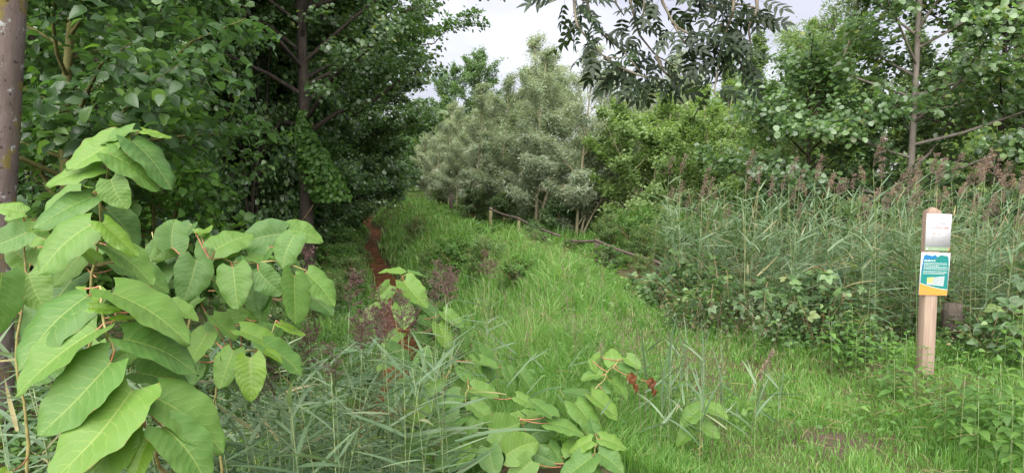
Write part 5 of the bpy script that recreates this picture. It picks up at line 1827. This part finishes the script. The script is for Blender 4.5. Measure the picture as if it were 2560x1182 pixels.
# dark bollard far on the path
bp_ = at(1128, 522, 33)
bo = thing('bollard', 'short dark wooden post standing alone on the far right of the grass path', 'post', (bp_.x, bp_.y, gz(bp_.x, bp_.y)))
ht = at(1128, 487, 33).z - gz(bp_.x, bp_.y)
a = Acc()
a.tube(np.array([[0, 0, -0.2], [0, 0, ht * 0.5], [0.01, 0, ht - 0.02], [0.01, 0, ht]]), [0.085, 0.085, 0.085, 0.07], 10)
link('shaft', a.mesh('shaft', M['rail']), bo)


# broken low rail fence
def fence(label, posts, rails, mat_posts):
    c = at(*posts[0])
    root = thing('rail_fence', label, 'fence', (c.x, c.y, gz(c.x, c.y)))
    o = np.array(root.location)
    for i, (px, py, d) in enumerate(posts):
        p = at(px, py, d)
        a = Acc()
        gzp = gz(p.x, p.y)
        a.tube(np.array([[p.x, p.y, gzp - 0.2], [p.x, p.y, (gzp + p.z) / 2], [p.x + 0.01, p.y, p.z]]) - o, [0.05, 0.05, 0.048], 8)
        link('post', a.mesh('post', M[mat_posts[i % len(mat_posts)]]), root)
    for p0, p1 in rails:
        A_, B_ = np.array(at(*p0)), np.array(at(*p1))
        t = np.linspace(0, 1, 6)[:, None]
        P = A_ + (B_ - A_) * t + np.array([0, 0, -1]) * 0.03 * np.sin(np.pi * t)
        a = Acc()
        a.tube(P - o, 0.026, 7)
        link('rail', a.mesh('rail', M['rail']), root)
    return root


fence('low dark pole rail sagging from a short post beside the near grass path', [(1492, 603, 14.6), (1645, 655, 12.0), (1742, 682, 10.9)],
      [((1428, 601, 15.4), (1495, 600, 14.55)), ((1488, 600, 14.5), (1648, 656, 11.9)), ((1640, 655, 11.9), (1800, 700, 10.4))], ['rail', 'rail', 'rail'])
fence('broken dark rail slanting down from a mossy stake among weeds under the willows', [(1226, 520, 21.0), (1296, 545, 19.0)],
      [((1224, 522, 20.9), (1298, 546, 18.9)), ((1290, 543, 18.8), (1400, 590, 16.6))], ['stake', 'stake'])

# ------------------------------------------------------------------ ash branch hanging overhead
tx0, ty0 = 2.6, -2.2
ash = thing('ash_tree', 'ash tree with dark drooping leafy branches hanging down over the path against the sky', 'tree', (tx0, ty0, gz(tx0, ty0)))
ao = np.array(ash.location)
a = Acc()
tt = np.linspace(0, 1, 10)
a.tube(np.stack([0.1 * np.sin(tt * 4), 0.15 * tt, -0.3 + 8.5 * tt], -1), 0.24 * (1 - 0.75 * tt) + 0.01, 14)
link('trunk', a.mesh('trunk', M['bark_grey']), ash)
hub = np.array([1.65, 3.6, 4.15])
a = Acc()
a.tube(bez(np.array([tx0, ty0 + 0.06, 3.4]), np.array([2.4, 0.8, 4.9]), hub, 12) - ao, np.linspace(0.10, 0.03, 12), 9)
link('limb', a.mesh('limb', M['bark_grey']), ash)


def pinnate(seed, pairs=4, L_=0.24):
    g = np.random.default_rng(seed)
    a = Acc()
    t = np.linspace(0, 1, 6)
    P = np.stack([0 * t, L_ * t, -0.10 * L_ * t ** 2], -1)
    a.tube(P, 0.0012, 3)
    for i in range(pairs):
        q = 0.32 + 0.60 * i / (pairs - 1)
        c = np.array([0, L_ * q, -0.10 * L_ * q * q])
        for sg in (-1, 1):
            V, F = fold_leaf(0.085 * g.uniform(0.85, 1.15), 0.030, 3, 0.3, 0.25)
            an = -sg * R(55 + g.normal(0, 8))
            cs, sn = math.cos(an), math.sin(an)
            V = V @ np.array([[cs, sn, 0], [-sn, cs, 0], [0, 0, 1]])
            a.add(V + c, [F])
    V, F = fold_leaf(0.09, 0.032, 3, 0.3, 0.25)
    a.add(V + P[-1], [F])
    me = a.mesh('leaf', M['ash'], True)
    me.attributes.remove(me.attributes['var'])
    return me


PN = [pinnate(i) for i in range(4)]
g = np.random.default_rng(81)
ab = [  # (polyline of photo points, distance, leaves)
    ([(1431, -60), (1436, 20), (1442, 64), (1478, 108), (1511, 144), (1556, 146)], 4.4, 17),
    ([(1460, -60), (1466, 0), (1480, 50), (1510, 90), (1560, 130), (1600, 180)], 4.5, 17),
    ([(1460, 0), (1440, -10), (1400, -5), (1372, 8)], 4.4, 4),
    ([(1560, -60), (1585, 40), (1600, 90), (1640, 140), (1690, 165)], 4.6, 17),
    ([(1640, -60), (1653, 0), (1681, 55), (1706, 101), (1723, 118), (1792, 148)], 4.3, 15),
    ([(1681, 55), (1695, 71), (1723, 85), (1784, 94)], 4.3, 7),
    ([(1615, -60), (1611, 0), (1605, 75)], 4.4, 7),
    ([(1511, 144), (1540, 165), (1600, 190), (1660, 200)], 4.4, 13),
    ([(1640, 140), (1660, 180), (1690, 205)], 4.5, 8),
    ([(1830, -60), (1835, 20), (1815, 80), (1800, 130), (1790, 200), (1785, 235)], 4.2, 20),
    ([(1800, 60), (1820, 110), (1850, 150), (1860, 190)], 4.3, 13),
    ([(1760, -60), (1780, -5), (1840, 10), (1890, 20), (1925, 45)], 4.4, 15),
    ([(1700, -60), (1720, -10), (1760, 10), (1790, 20)], 4.4, 7),
    ([(1880, -50), (1895, 20), (1870, 70), (1880, 130)], 4.3, 10),
    ([(1530, -60), (1540, 10), (1560, 40)], 4.5, 6)]
for poly, d, k in ab:
    P = [np.array(at(px, py, d + g.normal(0, 0.03))) for px, py in poly]
    seg = np.linspace(0, 1, len(P))
    tt = np.linspace(0, 1, len(P) * 3)
    PP = np.stack([np.interp(tt, seg, np.array(P)[:, j]) for j in range(3)], -1)
    if poly[0][1] == -60:
        PP = np.vstack([bez(hub, (hub + PP[0]) / 2 + np.array([0, 0, 0.12]), PP[0], 6)[:-1], PP])
    a = Acc()
    a.tube(PP - ao, np.linspace(0.0105, 0.0035, len(PP)) * (1 + 0.15 * (np.arange(len(PP)) % 3 == 0)), 6)
    link('branch', a.mesh('branch', M['ash_twig']), ash)
    k = int(k * 1.15)
    for i in range(k):
        q = 0.12 + 0.88 * (i + g.uniform(0, 1)) / k
        c = np.array([np.interp(q, np.linspace(0, 1, len(PP)), PP[:, j]) for j in range(3)])
        if poly[0][1] == -60 and c[2] > at(1600, -80, d).z + 0.3:
            continue
        az = g.uniform(0, 2 * np.pi)
        ax = Vector((math.cos(az), 0.6 * math.sin(az), g.uniform(-0.95, 0.05))).normalized()
        n_ = Vector(nrm(np.array([0, -0.5, 0.8]) + g.normal(0, 0.45, 3)))
        n_ = (n_ - ax * n_.dot(ax)).normalized()
        X = ax.cross(n_)
        s = g.uniform(0.55, 0.9)
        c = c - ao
        link('leaf', PN[int(g.integers(4))], ash, mtx=Matrix(((X.x * s, ax.x * s, n_.x * s, c[0]), (X.y * s, ax.y * s, n_.y * s, c[1]), (X.z * s, ax.z * s, n_.z * s, c[2]), (0, 0, 0, 1))))
